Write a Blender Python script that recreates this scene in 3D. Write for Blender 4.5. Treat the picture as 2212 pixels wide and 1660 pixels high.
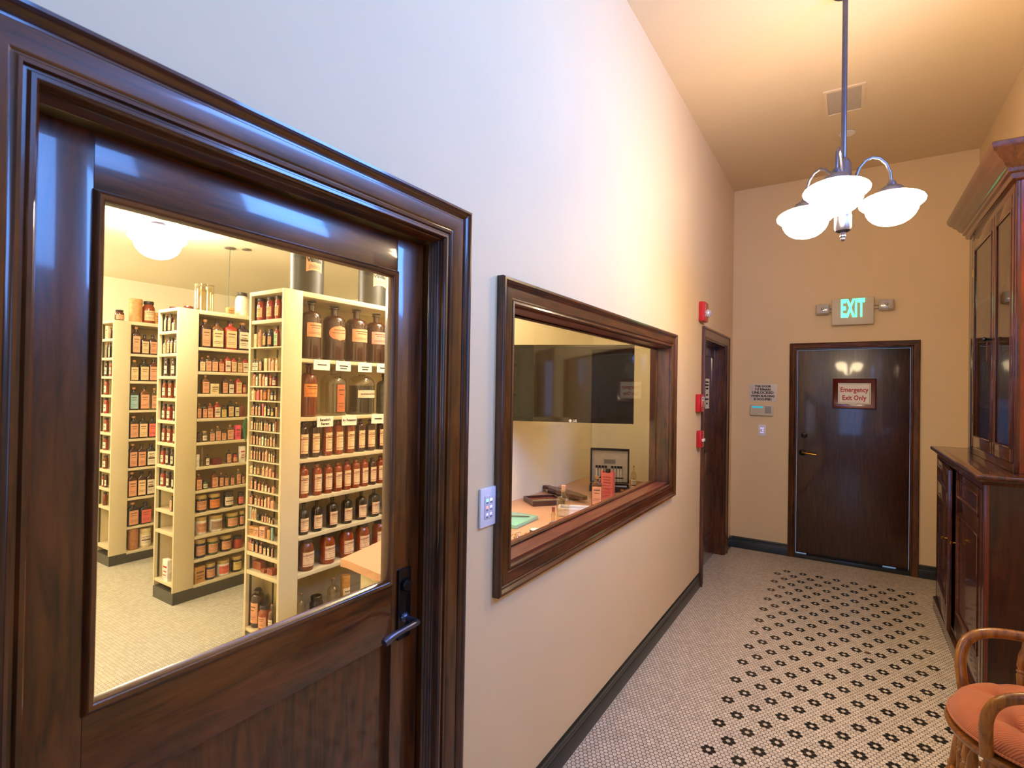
import bpy, bmesh, math, random
from mathutils import Vector, Matrix
random.seed(7)
S = bpy.context.scene
for o in list(bpy.data.objects): bpy.data.objects.remove(o)
COL = S.collection
PI = math.pi
# ---------------------------------------------------------------- camera
F_PX, YAW, PITCH, ROLL = 1129.93, 0.57125, 0.00843, 0.01615
cam_d = bpy.data.cameras.new('camera'); cam = bpy.data.objects.new('camera', cam_d); COL.objects.link(cam)
cam_d.sensor_width = 36.0; cam_d.sensor_fit = 'HORIZONTAL'; cam_d.lens = 36.0*F_PX/2212.0
cam_d.clip_start = 0.02
_f = Vector((-math.sin(YAW)*math.cos(PITCH), math.cos(YAW)*math.cos(PITCH), math.sin(PITCH)))
_r = Vector((math.cos(YAW), math.sin(YAW), 0)); _u = _r.cross(_f)
_r2 = math.cos(ROLL)*_r+math.sin(ROLL)*_u; _u2 = -math.sin(ROLL)*_r+math.cos(ROLL)*_u
M = Matrix((( _r2.x,_u2.x,-_f.x,1.016),(_r2.y,_u2.y,-_f.y,0.0),(_r2.z,_u2.z,-_f.z,1.6),(0,0,0,1)))
cam.matrix_world = M
cam_d.dof.use_dof = True; cam_d.dof.focus_distance = 2.6; cam_d.dof.aperture_fstop = 7.0
S.camera = cam
# ---------------------------------------------------------------- world, daylight, exposure
S.view_settings.view_transform = 'Standard'; S.view_settings.look = 'None'
S.view_settings.gamma = 1.0; S.view_settings.use_curve_mapping = False
S.view_settings.exposure = 0.14
w = bpy.data.worlds.new('world'); S.world = w; w.use_nodes = True
bg = w.node_tree.nodes['Background']; bg.inputs[0].default_value = (0.45,0.65,1.0,1); bg.inputs[1].default_value = 1.2
def area(name, loc, target, sx, sy, power, color):
    d = bpy.data.lights.new(name, 'AREA'); d.shape='RECTANGLE'; d.size=sx; d.size_y=sy; d.energy=power; d.color=color
    o = bpy.data.objects.new(name, d); COL.objects.link(o); o.location = loc
    o.rotation_euler = (Vector(target)-Vector(loc)).to_track_quat('-Z','Y').to_euler(); return o
DAY = (0.12,0.34,1.0)
area('daylight_transom', (2.12,2.2,3.0), (0,1.9,2.5), 1.2, 0.95, 104, DAY)
area('daylight_transom_rear', (2.12,.1,3.0), (0,.1,2.4), 1.35, 0.95, 60, DAY)
area('daylight_front', (1.2,-4.05,2.0), (1.0,0,1.5), 1.7, 1.9, 22, DAY)
E_PEND = 38.0; E_LAMP = 63.0
WARM = (1.0,0.76,0.45); WARM2 = (1.0,0.88,0.68)
# dimensions
W, D, H = 1.931, 5.8115, 3.69
PX, PYN, PYF, PH = -5.5, -1.0, 4.50, 2.70      # pharmacy room
# ---------------------------------------------------------------- helpers
ORG = {}
class MB:
    def __init__(s): s.v=[]; s.f=[]; s.m=[]
    def add(s, vs, fs, m=0):
        b=len(s.v); s.v += [tuple(x) for x in vs]; s.f += [tuple(i+b for i in f) for f in fs]; s.m += [m]*len(fs); return s
    def box(s, x0,x1,y0,y1,z0,z1, m=0, c=0.0):
        if x0>x1: x0,x1=x1,x0
        if y0>y1: y0,y1=y1,y0
        if z0>z1: z0,z1=z1,z0
        if c<=0:
            vs=[(x,y,z) for x in (x0,x1) for y in (y0,y1) for z in (z0,z1)]
            return s.add(vs,[(0,1,3,2),(4,6,7,5),(0,4,5,1),(2,3,7,6),(0,2,6,4),(1,5,7,3)],m)
        c=min(c,(x1-x0)*.49,(y1-y0)*.49,(z1-z0)*.49)
        bm=bmesh.new(); bmesh.ops.create_cube(bm,size=1)
        for v in bm.verts: v.co=((x0+x1)/2+v.co.x*(x1-x0),(y0+y1)/2+v.co.y*(y1-y0),(z0+z1)/2+v.co.z*(z1-z0))
        bmesh.ops.bevel(bm,geom=list(bm.edges),offset=c,segments=2,affect='EDGES',profile=.6)
        return s.bm(bm,m)
    def bm(s,bm,m=0):
        bm.verts.index_update()
        s.add([v.co[:] for v in bm.verts],[[v.index for v in f.verts] for f in bm.faces],m); bm.free(); return s
    def lathe(s, prof, cx=0,cy=0,cz=0, n=24, m=0, mf=None, cap=True, M_=None):
        vs=[];fs=[];ms=[]; k=len(prof)
        for (r,z) in prof:
            for i in range(n):
                a=2*PI*i/n; vs.append((r*math.cos(a),r*math.sin(a),z))
        for j in range(k-1):
            for i in range(n):
                i2=(i+1)%n; fs.append((j*n+i,j*n+i2,(j+1)*n+i2,(j+1)*n+i)); ms.append(mf[j] if mf else m)
        if cap:
            if prof[0][0]>1e-5: fs.append(tuple(range(n))[::-1]); ms.append(mf[0] if mf else m)
            if prof[-1][0]>1e-5: fs.append(tuple((k-1)*n+i for i in range(n))); ms.append(mf[-1] if mf else m)
        if M_ is not None: vs=[tuple(M_@Vector(v)) for v in vs]
        vs=[(x+cx,y+cy,z+cz) for x,y,z in vs]
        b=len(s.v); s.v+=vs; s.f+=[tuple(i+b for i in f) for f in fs]; s.m+=ms; return s
    def tube(s, pts, r, n=10, m=0, closed=False, caps=True, up=None):
        P=[Vector(p) for p in pts]; k=len(P); rs=r if isinstance(r,(list,tuple)) else [r]*k
        T=[]
        for i in range(k):
            a=P[(i-1)%k] if (closed or i>0) else P[0]; b=P[(i+1)%k] if (closed or i<k-1) else P[-1]
            T.append((b-a).normalized())
        u=Vector(up) if up else (Vector((0,0,1)) if abs(T[0].z)<.9 else Vector((1,0,0)))
        u=(u-T[0]*u.dot(T[0])).normalized(); vs=[]
        for i in range(k):
            u=(u-T[i]*u.dot(T[i])); u.normalize(); v=T[i].cross(u)
            rr=rs[i]; ra,rb=(rr if isinstance(rr,tuple) else (rr,rr))
            for j in range(n):
                a=2*PI*j/n; vs.append(tuple(P[i]+u*(ra*math.cos(a))+v*(rb*math.sin(a))))
        fs=[]
        for i in range(k if closed else k-1):
            i2=(i+1)%k
            for j in range(n):
                j2=(j+1)%n; fs.append((i*n+j,i*n+j2,i2*n+j2,i2*n+j))
        if not closed and caps:
            fs.append(tuple(range(n))[::-1]); fs.append(tuple((k-1)*n+j for j in range(n)))
        return s.add(vs,fs,m)
    def loft(s, rings, m=0, cap=True):
        n=len(rings[0]); vs=[p for r in rings for p in r]; fs=[]
        for j in range(len(rings)-1):
            for i in range(n):
                i2=(i+1)%n; fs.append((j*n+i,j*n+i2,(j+1)*n+i2,(j+1)*n+i))
        if cap: fs.append(tuple(range(n))[::-1]); fs.append(tuple((len(rings)-1)*n+i for i in range(n)))
        return s.add(vs,fs,m)
    def prism(s, poly, z0, z1, m=0):   # poly in xy
        return s.loft([[(x,y,z0) for x,y in poly],[(x,y,z1) for x,y in poly]],m)
    def frame(s, P, prof, closed, plane, pos, sgn=1, m=0):
        """moulding along path P (a,b) in a wall plane; prof = (offset to the outer side, projection)."""
        n=len(P); k=len(prof); offs=[]
        for i in range(n):
            def nrm(a,b):
                d=Vector((b[0]-a[0],b[1]-a[1])).normalized(); return Vector((-d.y,d.x))
            if closed or 0<i<n-1:
                n1=nrm(P[(i-1)%n],P[i]); n2=nrm(P[i],P[(i+1)%n]); q=(n1+n2); q/= (1+n1.dot(n2))
            elif i==0: q=nrm(P[0],P[1])
            else: q=nrm(P[-2],P[-1])
            offs.append(q)
        vs=[]
        for i in range(n):
            for (t,h) in prof:
                a=P[i][0]+offs[i].x*t; b=P[i][1]+offs[i].y*t
                vs.append((pos+sgn*h,a,b) if plane=='x' else (a,pos+sgn*h,b) if plane=='y' else (a,b,pos+sgn*h))
        fs=[]; ms=[]
        for i in range(n if closed else n-1):
            i2=(i+1)%n; mi=m[i] if isinstance(m,(list,tuple)) else m
            for j in range(k-1): fs.append((i*k+j,i*k+j+1,i2*k+j+1,i2*k+j))
            fs.append((i*k+k-1,i*k,i2*k,i2*k+k-1)); ms+=[mi]*k
        if not closed:
            fs.append(tuple(range(k))); fs.append(tuple((n-1)*k+j for j in range(k))[::-1]); ms+=[ms[0],ms[-1]]
        s.add(vs,fs,0); s.m[-len(ms):]=ms
        return s
def mesh_from(mb, name, mats, off=(0,0,0), smooth=40):
    me=bpy.data.meshes.new(name)
    me.from_pydata([(x-off[0],y-off[1],z-off[2]) for x,y,z in mb.v],[],mb.f)
    for m in (mats if isinstance(mats,(list,tuple)) else [mats]): me.materials.append(m)
    for p,mi in zip(me.polygons,mb.m): p.material_index=mi
    bm=bmesh.new(); bm.from_mesh(me); bmesh.ops.recalc_face_normals(bm,faces=bm.faces); bm.to_mesh(me); bm.free()
    if smooth:
        for p in me.polygons: p.use_smooth=True
        me.set_sharp_from_angle(angle=math.radians(smooth))
    me.update(); return me
def tag(o,label=None,cat=None,group=None,kind=None):
    if label: o['label']=label
    if cat: o['category']=cat
    if group: o['group']=group
    if kind: o['kind']=kind
    return o
def thing(name,loc,label,cat,group=None):
    o=bpy.data.objects.new(name,None); COL.objects.link(o); o.location=loc; ORG[o.name]=Vector(loc); o.empty_display_size=.05
    return tag(o,label,cat,group)
def obj(name, mb, mats, parent=None, label=None, cat=None, group=None, kind=None, smooth=40, org=None):
    if parent is not None: off=ORG[parent.name]; loc=None
    else:
        xs=[v[0] for v in mb.v]; ys=[v[1] for v in mb.v]; zs=[v[2] for v in mb.v]
        off=Vector(org) if org else Vector(((min(xs)+max(xs))/2,(min(ys)+max(ys))/2,min(zs))); loc=off
    o=bpy.data.objects.new(name,mesh_from(mb,name,mats,off,smooth)); COL.objects.link(o)
    if parent is not None: o.parent=parent; ORG[o.name]=off
    else: o.location=loc; ORG[o.name]=off
    return tag(o,label,cat,group,kind)
def struct(name,mb,mats,parent=None,smooth=40): return obj(name,mb,mats,parent,kind=None if parent else 'structure',smooth=smooth,org=None if parent else (0,0,0))
_tc={}
def text_mb(txt,size,plane,pos,c,bold=0.0,sx=1.0,depth=.001,m=0,mb=None,space=1.0,shear=0,rot=None):
    """text centred at c=(a,b) on a plane; plane 'x+' faces +x, 'y-' faces -y, 'z+' faces up"""
    cu=bpy.data.curves.new('t','FONT'); cu.body=txt; cu.size=size; cu.align_x='CENTER'; cu.align_y='CENTER'; cu.offset=bold
    cu.extrude=depth/2; cu.space_character=space; cu.resolution_u=2; cu.shear=shear
    to=bpy.data.objects.new('t',cu); COL.objects.link(to)
    dg=bpy.context.evaluated_depsgraph_get(); me=bpy.data.meshes.new_from_object(to.evaluated_get(dg))
    vs=[];
    for v in me.vertices:
        x,y,z=v.co; x*=sx
        if plane=='x+': p=(pos+z+depth/2,c[0]+x,c[1]+y)
        elif plane=='y-': p=(c[0]+x,pos-z-depth/2,c[1]+y)
        else: p=(c[0]+x,c[1]+y,pos+z+depth/2)
        vs.append(p)
    fs=[tuple(p.vertices) for p in me.polygons]
    bpy.data.objects.remove(to); bpy.data.curves.remove(cu); bpy.data.meshes.remove(me)
    mb=mb or MB(); mb.add(vs,fs,m); return mb
# ---------------------------------------------------------------- materials
def nt(name):
    m=bpy.data.materials.new(name); m.use_nodes=True; t=m.node_tree; return m,t,t.nodes['Principled BSDF']
def rgb(h):
    h=h.lstrip('#'); c=[int(h[i:i+2],16)/255 for i in (0,2,4)]
    return tuple(x/12.92 if x<=.04045 else ((x+.055)/1.055)**2.4 for x in c)+(1,)
def plain(name,col,rough=.5,metal=0,coat=0,noise=0.06,nscale=30,alpha=1,emit=None,es=0,spec=.5,bump=0):
    m,t,p=nt(name); col=rgb(col) if isinstance(col,str) else (*col[:3],1)
    p.inputs['Roughness'].default_value=rough; p.inputs['Metallic'].default_value=metal
    p.inputs['Coat Weight'].default_value=coat; p.inputs['Coat Roughness'].default_value=.08
    p.inputs['Specular IOR Level'].default_value=spec
    if alpha<1: p.inputs['Alpha'].default_value=alpha
    tc=t.nodes.new('ShaderNodeTexCoord'); n=t.nodes.new('ShaderNodeTexNoise'); n.inputs['Scale'].default_value=nscale; n.inputs['Detail'].default_value=3
    t.links.new(tc.outputs['Object'],n.inputs['Vector'])
    r=t.nodes.new('ShaderNodeMapRange'); r.inputs[1].default_value=.3; r.inputs[2].default_value=.7; r.inputs[3].default_value=1-noise; r.inputs[4].default_value=1+noise
    t.links.new(n.outputs['Fac'],r.inputs[0])
    mx=t.nodes.new('ShaderNodeVectorMath'); mx.operation='SCALE'; mx.inputs[0].default_value=col[:3]; t.links.new(r.outputs[0],mx.inputs['Scale'])
    t.links.new(mx.outputs[0],p.inputs['Base Color'])
    if bump:
        b=t.nodes.new('ShaderNodeBump'); b.inputs['Strength'].default_value=bump; b.inputs['Distance'].default_value=.002; t.links.new(n.outputs['Fac'],b.inputs['Height']); t.links.new(b.outputs[0],p.inputs['Normal'])
    if emit:
        e=rgb(emit) if isinstance(emit,str) else (*emit[:3],1)
        p.inputs['Emission Color'].default_value=e; p.inputs['Emission Strength'].default_value=es
    return m
def wood(name,axis,c1,c2,rough=.28,coat=.5,sc=9,streak=14,bump=.05,spec=.5):
    m,t,p=nt(name); L=t.links; tc=t.nodes.new('ShaderNodeTexCoord'); mp=t.nodes.new('ShaderNodeMapping')
    s=[sc*streak]*3; s['xyz'.index(axis)]=sc*.6
    s=[q*.35 if i!='xyz'.index(axis) else q for i,q in enumerate(s)]
    mp.inputs['Scale'].default_value=s; L.new(tc.outputs['Object'],mp.inputs['Vector'])
    n=t.nodes.new('ShaderNodeTexNoise'); n.inputs['Scale'].default_value=1; n.inputs['Detail'].default_value=5; n.inputs['Roughness'].default_value=.6; n.inputs['Distortion'].default_value=.5
    L.new(mp.outputs[0],n.inputs['Vector'])
    n2=t.nodes.new('ShaderNodeTexNoise'); n2.inputs['Scale'].default_value=2.2; n2.inputs['Detail'].default_value=2; L.new(tc.outputs['Object'],n2.inputs['Vector'])
    ad=t.nodes.new('ShaderNodeMath'); ad.operation='MULTIPLY_ADD'; ad.inputs[1].default_value=.45; L.new(n2.outputs['Fac'],ad.inputs[0]); L.new(n.outputs['Fac'],ad.inputs[2])
    r=t.nodes.new('ShaderNodeValToRGB'); r.color_ramp.elements[0].position=.5; r.color_ramp.elements[1].position=.95
    r.color_ramp.elements[0].color=rgb(c1); r.color_ramp.elements[1].color=rgb(c2); L.new(ad.outputs[0],r.inputs[0]); L.new(r.outputs[0],p.inputs['Base Color'])
    p.inputs['Roughness'].default_value=rough; p.inputs['Coat Weight'].default_value=coat; p.inputs['Coat Roughness'].default_value=.07; p.inputs['Specular IOR Level'].default_value=spec
    b=t.nodes.new('ShaderNodeBump'); b.inputs['Strength'].default_value=bump; b.inputs['Distance'].default_value=.002; L.new(n.outputs['Fac'],b.inputs['Height']); L.new(b.outputs[0],p.inputs['Normal'])
    return m
def glass(name,tint=(1,1,1),rough=0.0,boost=1.0,density=1.0):
    """thin clear glass: see-through with mirror reflections by the Fresnel law"""
    m=bpy.data.materials.new(name); m.use_nodes=True; t=m.node_tree; t.nodes.clear()
    o=t.nodes.new('ShaderNodeOutputMaterial'); mx=t.nodes.new('ShaderNodeMixShader'); tr=t.nodes.new('ShaderNodeBsdfTransparent'); gl=t.nodes.new('ShaderNodeBsdfGlossy'); fr=t.nodes.new('ShaderNodeFresnel')
    tr.inputs[0].default_value=(*tint,1); gl.inputs['Roughness'].default_value=rough; fr.inputs['IOR'].default_value=1.52
    ge=t.nodes.new('ShaderNodeNewGeometry'); sw=t.nodes.new('ShaderNodeMix'); sw.data_type='FLOAT'; sw.inputs[2].default_value=1.52; sw.inputs[3].default_value=1/1.52
    t.links.new(ge.outputs['Backfacing'],sw.inputs[0]); t.links.new(sw.outputs[0],fr.inputs['IOR'])
    mu=t.nodes.new('ShaderNodeMath'); mu.operation='MULTIPLY'; mu.use_clamp=True; mu.inputs[1].default_value=boost
    t.links.new(fr.outputs[0],mu.inputs[0]); t.links.new(mu.outputs[0],mx.inputs[0]); t.links.new(tr.outputs[0],mx.inputs[1]); t.links.new(gl.outputs[0],mx.inputs[2]); t.links.new(mx.outputs[0],o.inputs[0])
    return m
def hexfloor(name,flowers):
    m,t,p=nt(name); L=t.links; N=t.nodes
    def vm(op,a,b=None):
        n=N.new('ShaderNodeVectorMath'); n.operation=op
        for i,x in enumerate((a,b)):
            if x is None: continue
            if isinstance(x,tuple): n.inputs[i].default_value=x
            else: L.new(x,n.inputs[i])
        return n.outputs['Value'] if op in('LENGTH','DOT_PRODUCT') else n.outputs[0]
    def mt(op,a,b=None,c=None):
        n=N.new('ShaderNodeMath'); n.operation=op
        for i,x in enumerate((a,b,c)):
            if x is None: continue
            if isinstance(x,(int,float)): n.inputs[i].default_value=x
            else: L.new(x,n.inputs[i])
        return n.outputs[0]
    def wrap(v,per):   # v - round(v/per)*per, centred cell
        q=vm('DIVIDE',v,per); q=vm('ADD',q,(.5,.5,.5)); q=vm('FLOOR',q); q=vm('MULTIPLY',q,per); return vm('SUBTRACT',v,q)
    p_,q_=.02103,.01890; k=.8660*p_/q_
    tc=N.new('ShaderNodeTexCoord'); pos=vm('SUBTRACT',tc.outputs['Object'],(.505,2.465,0)); pos=vm('MULTIPLY',pos,(1,1,0))
    def near(v,per,off):
        a=wrap(v,per); b=wrap(vm('SUBTRACT',v,off),per)
        la=vm('LENGTH',vm('MULTIPLY',a,(1,k,0))); lb=vm('LENGTH',vm('MULTIPLY',b,(1,k,0)))
        s=mt('LESS_THAN',la,lb); mx=N.new('ShaderNodeMix'); mx.data_type='VECTOR'; L.new(s,mx.inputs[0]); L.new(b,mx.inputs[4]); L.new(a,mx.inputs[5])
        return mx.outputs[1]
    loc=near(pos,(p_,2*q_,1),(p_/2,q_,0)); cen=vm('SUBTRACT',pos,loc)
    l2=vm('MULTIPLY',loc,(1,k,0)); ds=[]
    for a in (0,60,120):
        d=vm('DOT_PRODUCT',l2,(math.cos(math.radians(a)),math.sin(math.radians(a)),0)); ds.append(mt('ABSOLUTE',d))
    e=mt('MAXIMUM',mt('MAXIMUM',ds[0],ds[1]),ds[2])
    grout=N.new('ShaderNodeMapRange'); grout.interpolation_type='SMOOTHSTEP'; L.new(e,grout.inputs[0]); grout.inputs[1].default_value=p_*.5-.0020; grout.inputs[2].default_value=p_*.5-.0009
    wn=N.new('ShaderNodeTexWhiteNoise'); L.new(vm('SNAP',vm('ADD',cen,(.003,.003,0)),(.006,.006,.006)),wn.inputs[0])
    til=N.new('ShaderNodeMix'); til.data_type='RGBA'; L.new(wn.outputs['Value'],til.inputs[0]); til.inputs[6].default_value=rgb('#cdbda7' if flowers else '#b6af9a'); til.inputs[7].default_value=rgb('#e4d5c0' if flowers else '#c6c0ac')
    col=til.outputs[2]
    if flowers:
        fl=near(cen,(.1262,.2268,1),(.0631,.1134,0)); r=vm('LENGTH',vm('MULTIPLY',fl,(1,k,0)))
        blk=mt('MULTIPLY',mt('GREATER_THAN',r,p_*.6),mt('LESS_THAN',r,p_*1.4))
        sx=N.new('ShaderNodeSeparateXYZ'); L.new(vm('SUBTRACT',cen,fl),sx.inputs[0])
        msk=mt('MULTIPLY',mt('GREATER_THAN',sx.outputs[0],-.01),mt('LESS_THAN',sx.outputs[0],.96)); msk=mt('MULTIPLY',msk,mt('LESS_THAN',sx.outputs[1],2.85)); blk=mt('MULTIPLY',blk,msk)
        mb_=N.new('ShaderNodeMix'); mb_.data_type='RGBA'; L.new(blk,mb_.inputs[0]); L.new(col,mb_.inputs[6]); mb_.inputs[7].default_value=rgb('#1d1c18'); col=mb_.outputs[2]
    g=N.new('ShaderNodeMix'); g.data_type='RGBA'; L.new(grout.outputs[0],g.inputs[0]); L.new(col,g.inputs[6]); g.inputs[7].default_value=rgb('#4a3a2c' if flowers else '#7c745f')
    L.new(g.outputs[2],p.inputs['Base Color'])
    ro=mt('MULTIPLY_ADD',grout.outputs[0],.5,.24); L.new(ro,p.inputs['Roughness'])
    b=N.new('ShaderNodeBump'); b.inputs['Strength'].default_value=.35; b.inputs['Distance'].default_value=.001; b.invert=True; L.new(grout.outputs[0],b.inputs['Height']); L.new(b.outputs[0],p.inputs['Normal'])
    return m
PAINT=plain('paint_cream','#e5c89a',.62,noise=.015,nscale=3)
CEIL=plain('paint_ceiling','#dcc4a0',.75,noise=.015,nscale=3)
PPAINT=plain('paint_pharmacy','#fbf2d6',.7,noise=.015,nscale=3)
FLOOR=hexfloor('hex_tile_flowers',True); PFLOOR=hexfloor('hex_tile_plain',False)
WV=wood('mahogany_vertical','z','#261307','#703812',.28,.75); WH=wood('mahogany_horizontal','y','#261307','#703812',.28,.75); WX=wood('mahogany_cross','x','#261307','#703812',.28,.75)
KV=wood('knotty_casing_vertical','z','#1f0f06','#6d3a12',rough=.3); KH=wood('knotty_casing_horizontal','y','#250f08','#6f3418',rough=.3)
SILLW=wood('sill_wood','y','#4a1f14','#7d3c28',rough=.4,coat=.2)
DOORW=wood('exit_door_wood','z','#22120a','#4d2c16',rough=.3,coat=.6,streak=22)
CABW=wood('cabinet_mahogany','z','#2a1008','#5a260f',rough=.25,coat=.6); CABH=wood('cabinet_mahogany_rail','y','#2a120a','#5f3018',rough=.25,coat=.6)
FLAME=wood('flame_mahogany','z','#4e1606','#8e340e',rough=.22,coat=.6,sc=5,streak=5)
OAK=wood('golden_oak','z','#6e3c0c','#c07a22',rough=.33,coat=.4,sc=12)
OAKX=wood('golden_oak_rim','x','#5a300c','#a8641c',rough=.33,coat=.4,sc=12)
SHELF=plain('shelf_cream_enamel','#cfbf98',.42,noise=.02,nscale=4)
SHELFB=plain('shelf_back_cream','#b8a270',.55,noise=.03,nscale=4)
PLINTH=plain('plinth_dark_grey','#38382f',.4,noise=.1,nscale=8)
BASEB=plain('baseboard_dark_green','#23261f',.35,noise=.12,nscale=10,coat=.3)
STEEL=plain('brushed_steel','#a9a49c',.3,metal=1,noise=.1); DKSTEEL=plain('slotted_steel','#5d6255',.4,metal=.8)
PEWTER=plain('pewter','#62606e',.3,metal=.85,noise=.08); IRON=plain('black_iron','#14151a',.35,metal=.7,noise=.2,coat=.3)
BRASS=plain('brass','#b98b35',.25,metal=1); DKBRONZE=plain('dark_bronze','#2b2722',.35,metal=.8)
WHITEP=plain('white_plastic','#e9e4e6',.35,noise=.01); CREAMP=plain('cream_plastic','#cfc2a8',.4,noise=.02); RED=plain('fire_red','#c3121f',.3,noise=.03,coat=.3)
BLACK=plain('black_gloss','#0b0b0d',.12,coat=.4,noise=.02); BLACKM=plain('black_matte','#15130f',.55); WHITEM=plain('white_paper','#efe8da',.6,noise=.02)
CREAMPAPER=plain('aged_paper','#dcbd8e',.65,noise=.08,nscale=60); REDINK=plain('red_ink','#b5121c',.5); INK=plain('black_ink','#17130f',.6); BRNINK=plain('brown_ink','#5b3a24',.6)
SHADE=plain('lit_opal_glass','#ffffff',.3,emit=WARM,es=E_PEND); SHADE2=plain('lit_opal_glass_pharmacy','#ffffff',.3,emit=WARM2,es=E_LAMP)
GREENLED=plain('green_lit_letters','#0a6b3a',.4,emit=(.10,1.0,.42),es=2.2)
PANE=glass('window_glass'); BGLASS=glass('bottle_glass',(.90,.85,.70),.03,2.4); SHADE3=plain('added_counter_lamp_glass','#ffffff',.3,emit=(1.0,.78,.5),es=20)
PEACH=plain('peach_laminate','#cf9c78',.35,noise=.03,nscale=50)
# ================================================================ the shell
def wallbox(plane,p0,p1,a0,a1,b0,b1,holes,mfront=0,mback=0,mrev=0):
    mb=MB(); A=sorted({a0,a1,*[h[0] for h in holes],*[h[1] for h in holes]}); B=sorted({b0,b1,*[h[2] for h in holes],*[h[3] for h in holes]})
    def P(p,a,b): return (p,a,b) if plane=='x' else (a,p,b)
    def solid(i,j):
        if i<0 or j<0 or i>=len(A)-1 or j>=len(B)-1: return False
        ca,cb=(A[i]+A[i+1])/2,(B[j]+B[j+1])/2
        return not any(h[0]<ca<h[1] and h[2]<cb<h[3] for h in holes)
    for i in range(len(A)-1):
        for j in range(len(B)-1):
            if not solid(i,j): continue
            a,c,b,d=A[i],A[i+1],B[j],B[j+1]
            mb.add([P(p1,a,b),P(p1,c,b),P(p1,c,d),P(p1,a,d)],[(0,1,2,3)],mfront)
            mb.add([P(p0,a,b),P(p0,c,b),P(p0,c,d),P(p0,a,d)],[(3,2,1,0)],mback)
            for (ii,jj,q) in ((i-1,j,((a,b),(a,d))),(i+1,j,((c,b),(c,d))),(i,j-1,((a,b),(c,b))),(i,j+1,((a,d),(c,d)))):
                if not solid(ii,jj):
                    (u0,v0),(u1,v1)=q; mb.add([P(p0,u0,v0),P(p0,u1,v1),P(p1,u1,v1),P(p1,u0,v0)],[(0,1,2,3)],mrev)
    return mb
def merge(mb):   # weld the grid so that recalculated normals agree
    key={};vs=[];mp=[]
    for v in mb.v:
        k=tuple(round(c,5) for c in v)
        if k not in key: key[k]=len(vs); vs.append(v)
        mp.append(key[k])
    mb.v=vs; mb.f=[tuple(mp[i] for i in f) for f in mb.f]; return mb
SH=2.06
struct('floor',MB().prism([(-.06,-4.15),(SH+.1,-4.15),(SH+.1,D+.14),(-.14,D+.14),(-.14,4.6),(-.06,4.6)],-.1,0),FLOOR)
struct('floor',MB().box(PX-.1,-.06,PYN-.1,PYF+.1,-.1,0),PFLOOR)
struct('ceiling',MB().box(-.12,SH+.1,-4.15,D+.14,H,H+.1),CEIL)
struct('ceiling',MB().box(PX-.1,-.12,PYN-.1,PYF+.1,PH,PH+.08),PPAINT)
D1=(.262,1.185,0,2.04); WIN=(1.567,3.543,.975,1.897); D2=(4.543,5.458,0,2.053)
struct('wall_left',merge(wallbox('x',-.12,0,-4.1,D+.12,0,H,[D1,WIN,D2],0,1,0)),[PAINT,PPAINT],smooth=0)
EX=(.585,1.493,0,2.03)
struct('wall_end',merge(wallbox('y',D,D+.12,0,W,0,H,[EX],0,0,0)),[PAINT],smooth=0)
TW=(1.6,2.78,2.52,3.45); TW2=(-.6,.78,2.52,3.45)
struct('wall_right',merge(wallbox('x',W,W+.12,-4.1,D+.12,0,H,[TW,TW2],0,0,0)),[PAINT],smooth=0)
struct('wall_back',merge(wallbox('y',-4.15,-4.05,0,W,0,H,[(.1,1.85,1.0,3.0)],0,0,0)),[PAINT],smooth=0)
struct('wall_pharmacy_back',MB().box(PX-.1,PX,PYN,PYF+.08,0,PH),PPAINT)
struct('wall_pharmacy_end',MB().box(PX,-.12,PYF,PYF+.035,0,PH),PPAINT)
struct('wall_pharmacy_near',MB().box(PX,-.12,PYN-.1,PYN,0,PH),PPAINT)
struct('wall_pharmacy_side',MB().box(-1.06,-.985,2.85,PYF,0,PH),PPAINT)
# transom window high in the right wall and the window behind the camera
f=MB().frame([(TW[0],TW[2]),(TW[0],TW[3]),(TW[1],TW[3]),(TW[1],TW[2])],[(0,.06),(0,.10),(-.035,.10),(-.035,.06)],True,'x',W,1)
wn2=struct('window_2',f,WV)
obj('pane',MB().box(W+.08,W+.083,TW[0],TW[1],TW[2],TW[3]),PANE,wn2)
f=MB().frame([(TW2[0],TW[2]),(TW2[0],TW[3]),(TW2[1],TW[3]),(TW2[1],TW[2])],[(0,.06),(0,.10),(-.035,.10),(-.035,.06)],True,'x',W,1)
wn4=struct('window_4',f,WV); obj('pane',MB().box(W+.08,W+.083,TW2[0],TW2[1],TW[2],TW[3]),PANE,wn4)
f=MB().frame([(.1,1.0),(.1,3.0),(1.85,3.0),(1.85,1.0)],[(0,-.02),(0,.03),(-.05,.03),(-.05,-.02)],True,'y',-4.10,1)
wn3=struct('window_3',f,WV)
# baseboards
def base_prof(t=.014,h=.115): return [(0,0),(t,0),(t,h*.62),(t*.75,h*.66),(t*.8,h*.72),(t*.55,h*.8),(t*.75,h*.86),(t*.6,h*.95),(t*.2,h),(0,h)]
def baseboard(name,plane,pos,s,a0,a1):
    pr=base_prof(); r=[]
    for a in (a0,a1): r.append([(pos+s*p,a,z) if plane=='x' else (a,pos+s*p,z) for p,z in pr])
    struct(name,MB().loft(r),BASEB)
baseboard('baseboard_left','x',0,1,1.287,4.456); baseboard('baseboard_left','x',0,1,-4.0,.16); baseboard('baseboard_left','x',0,1,5.545,D)
baseboard('baseboard_end','y',D,-1,.014,.531); baseboard('baseboard_end','y',D,-1,1.549,W)
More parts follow.
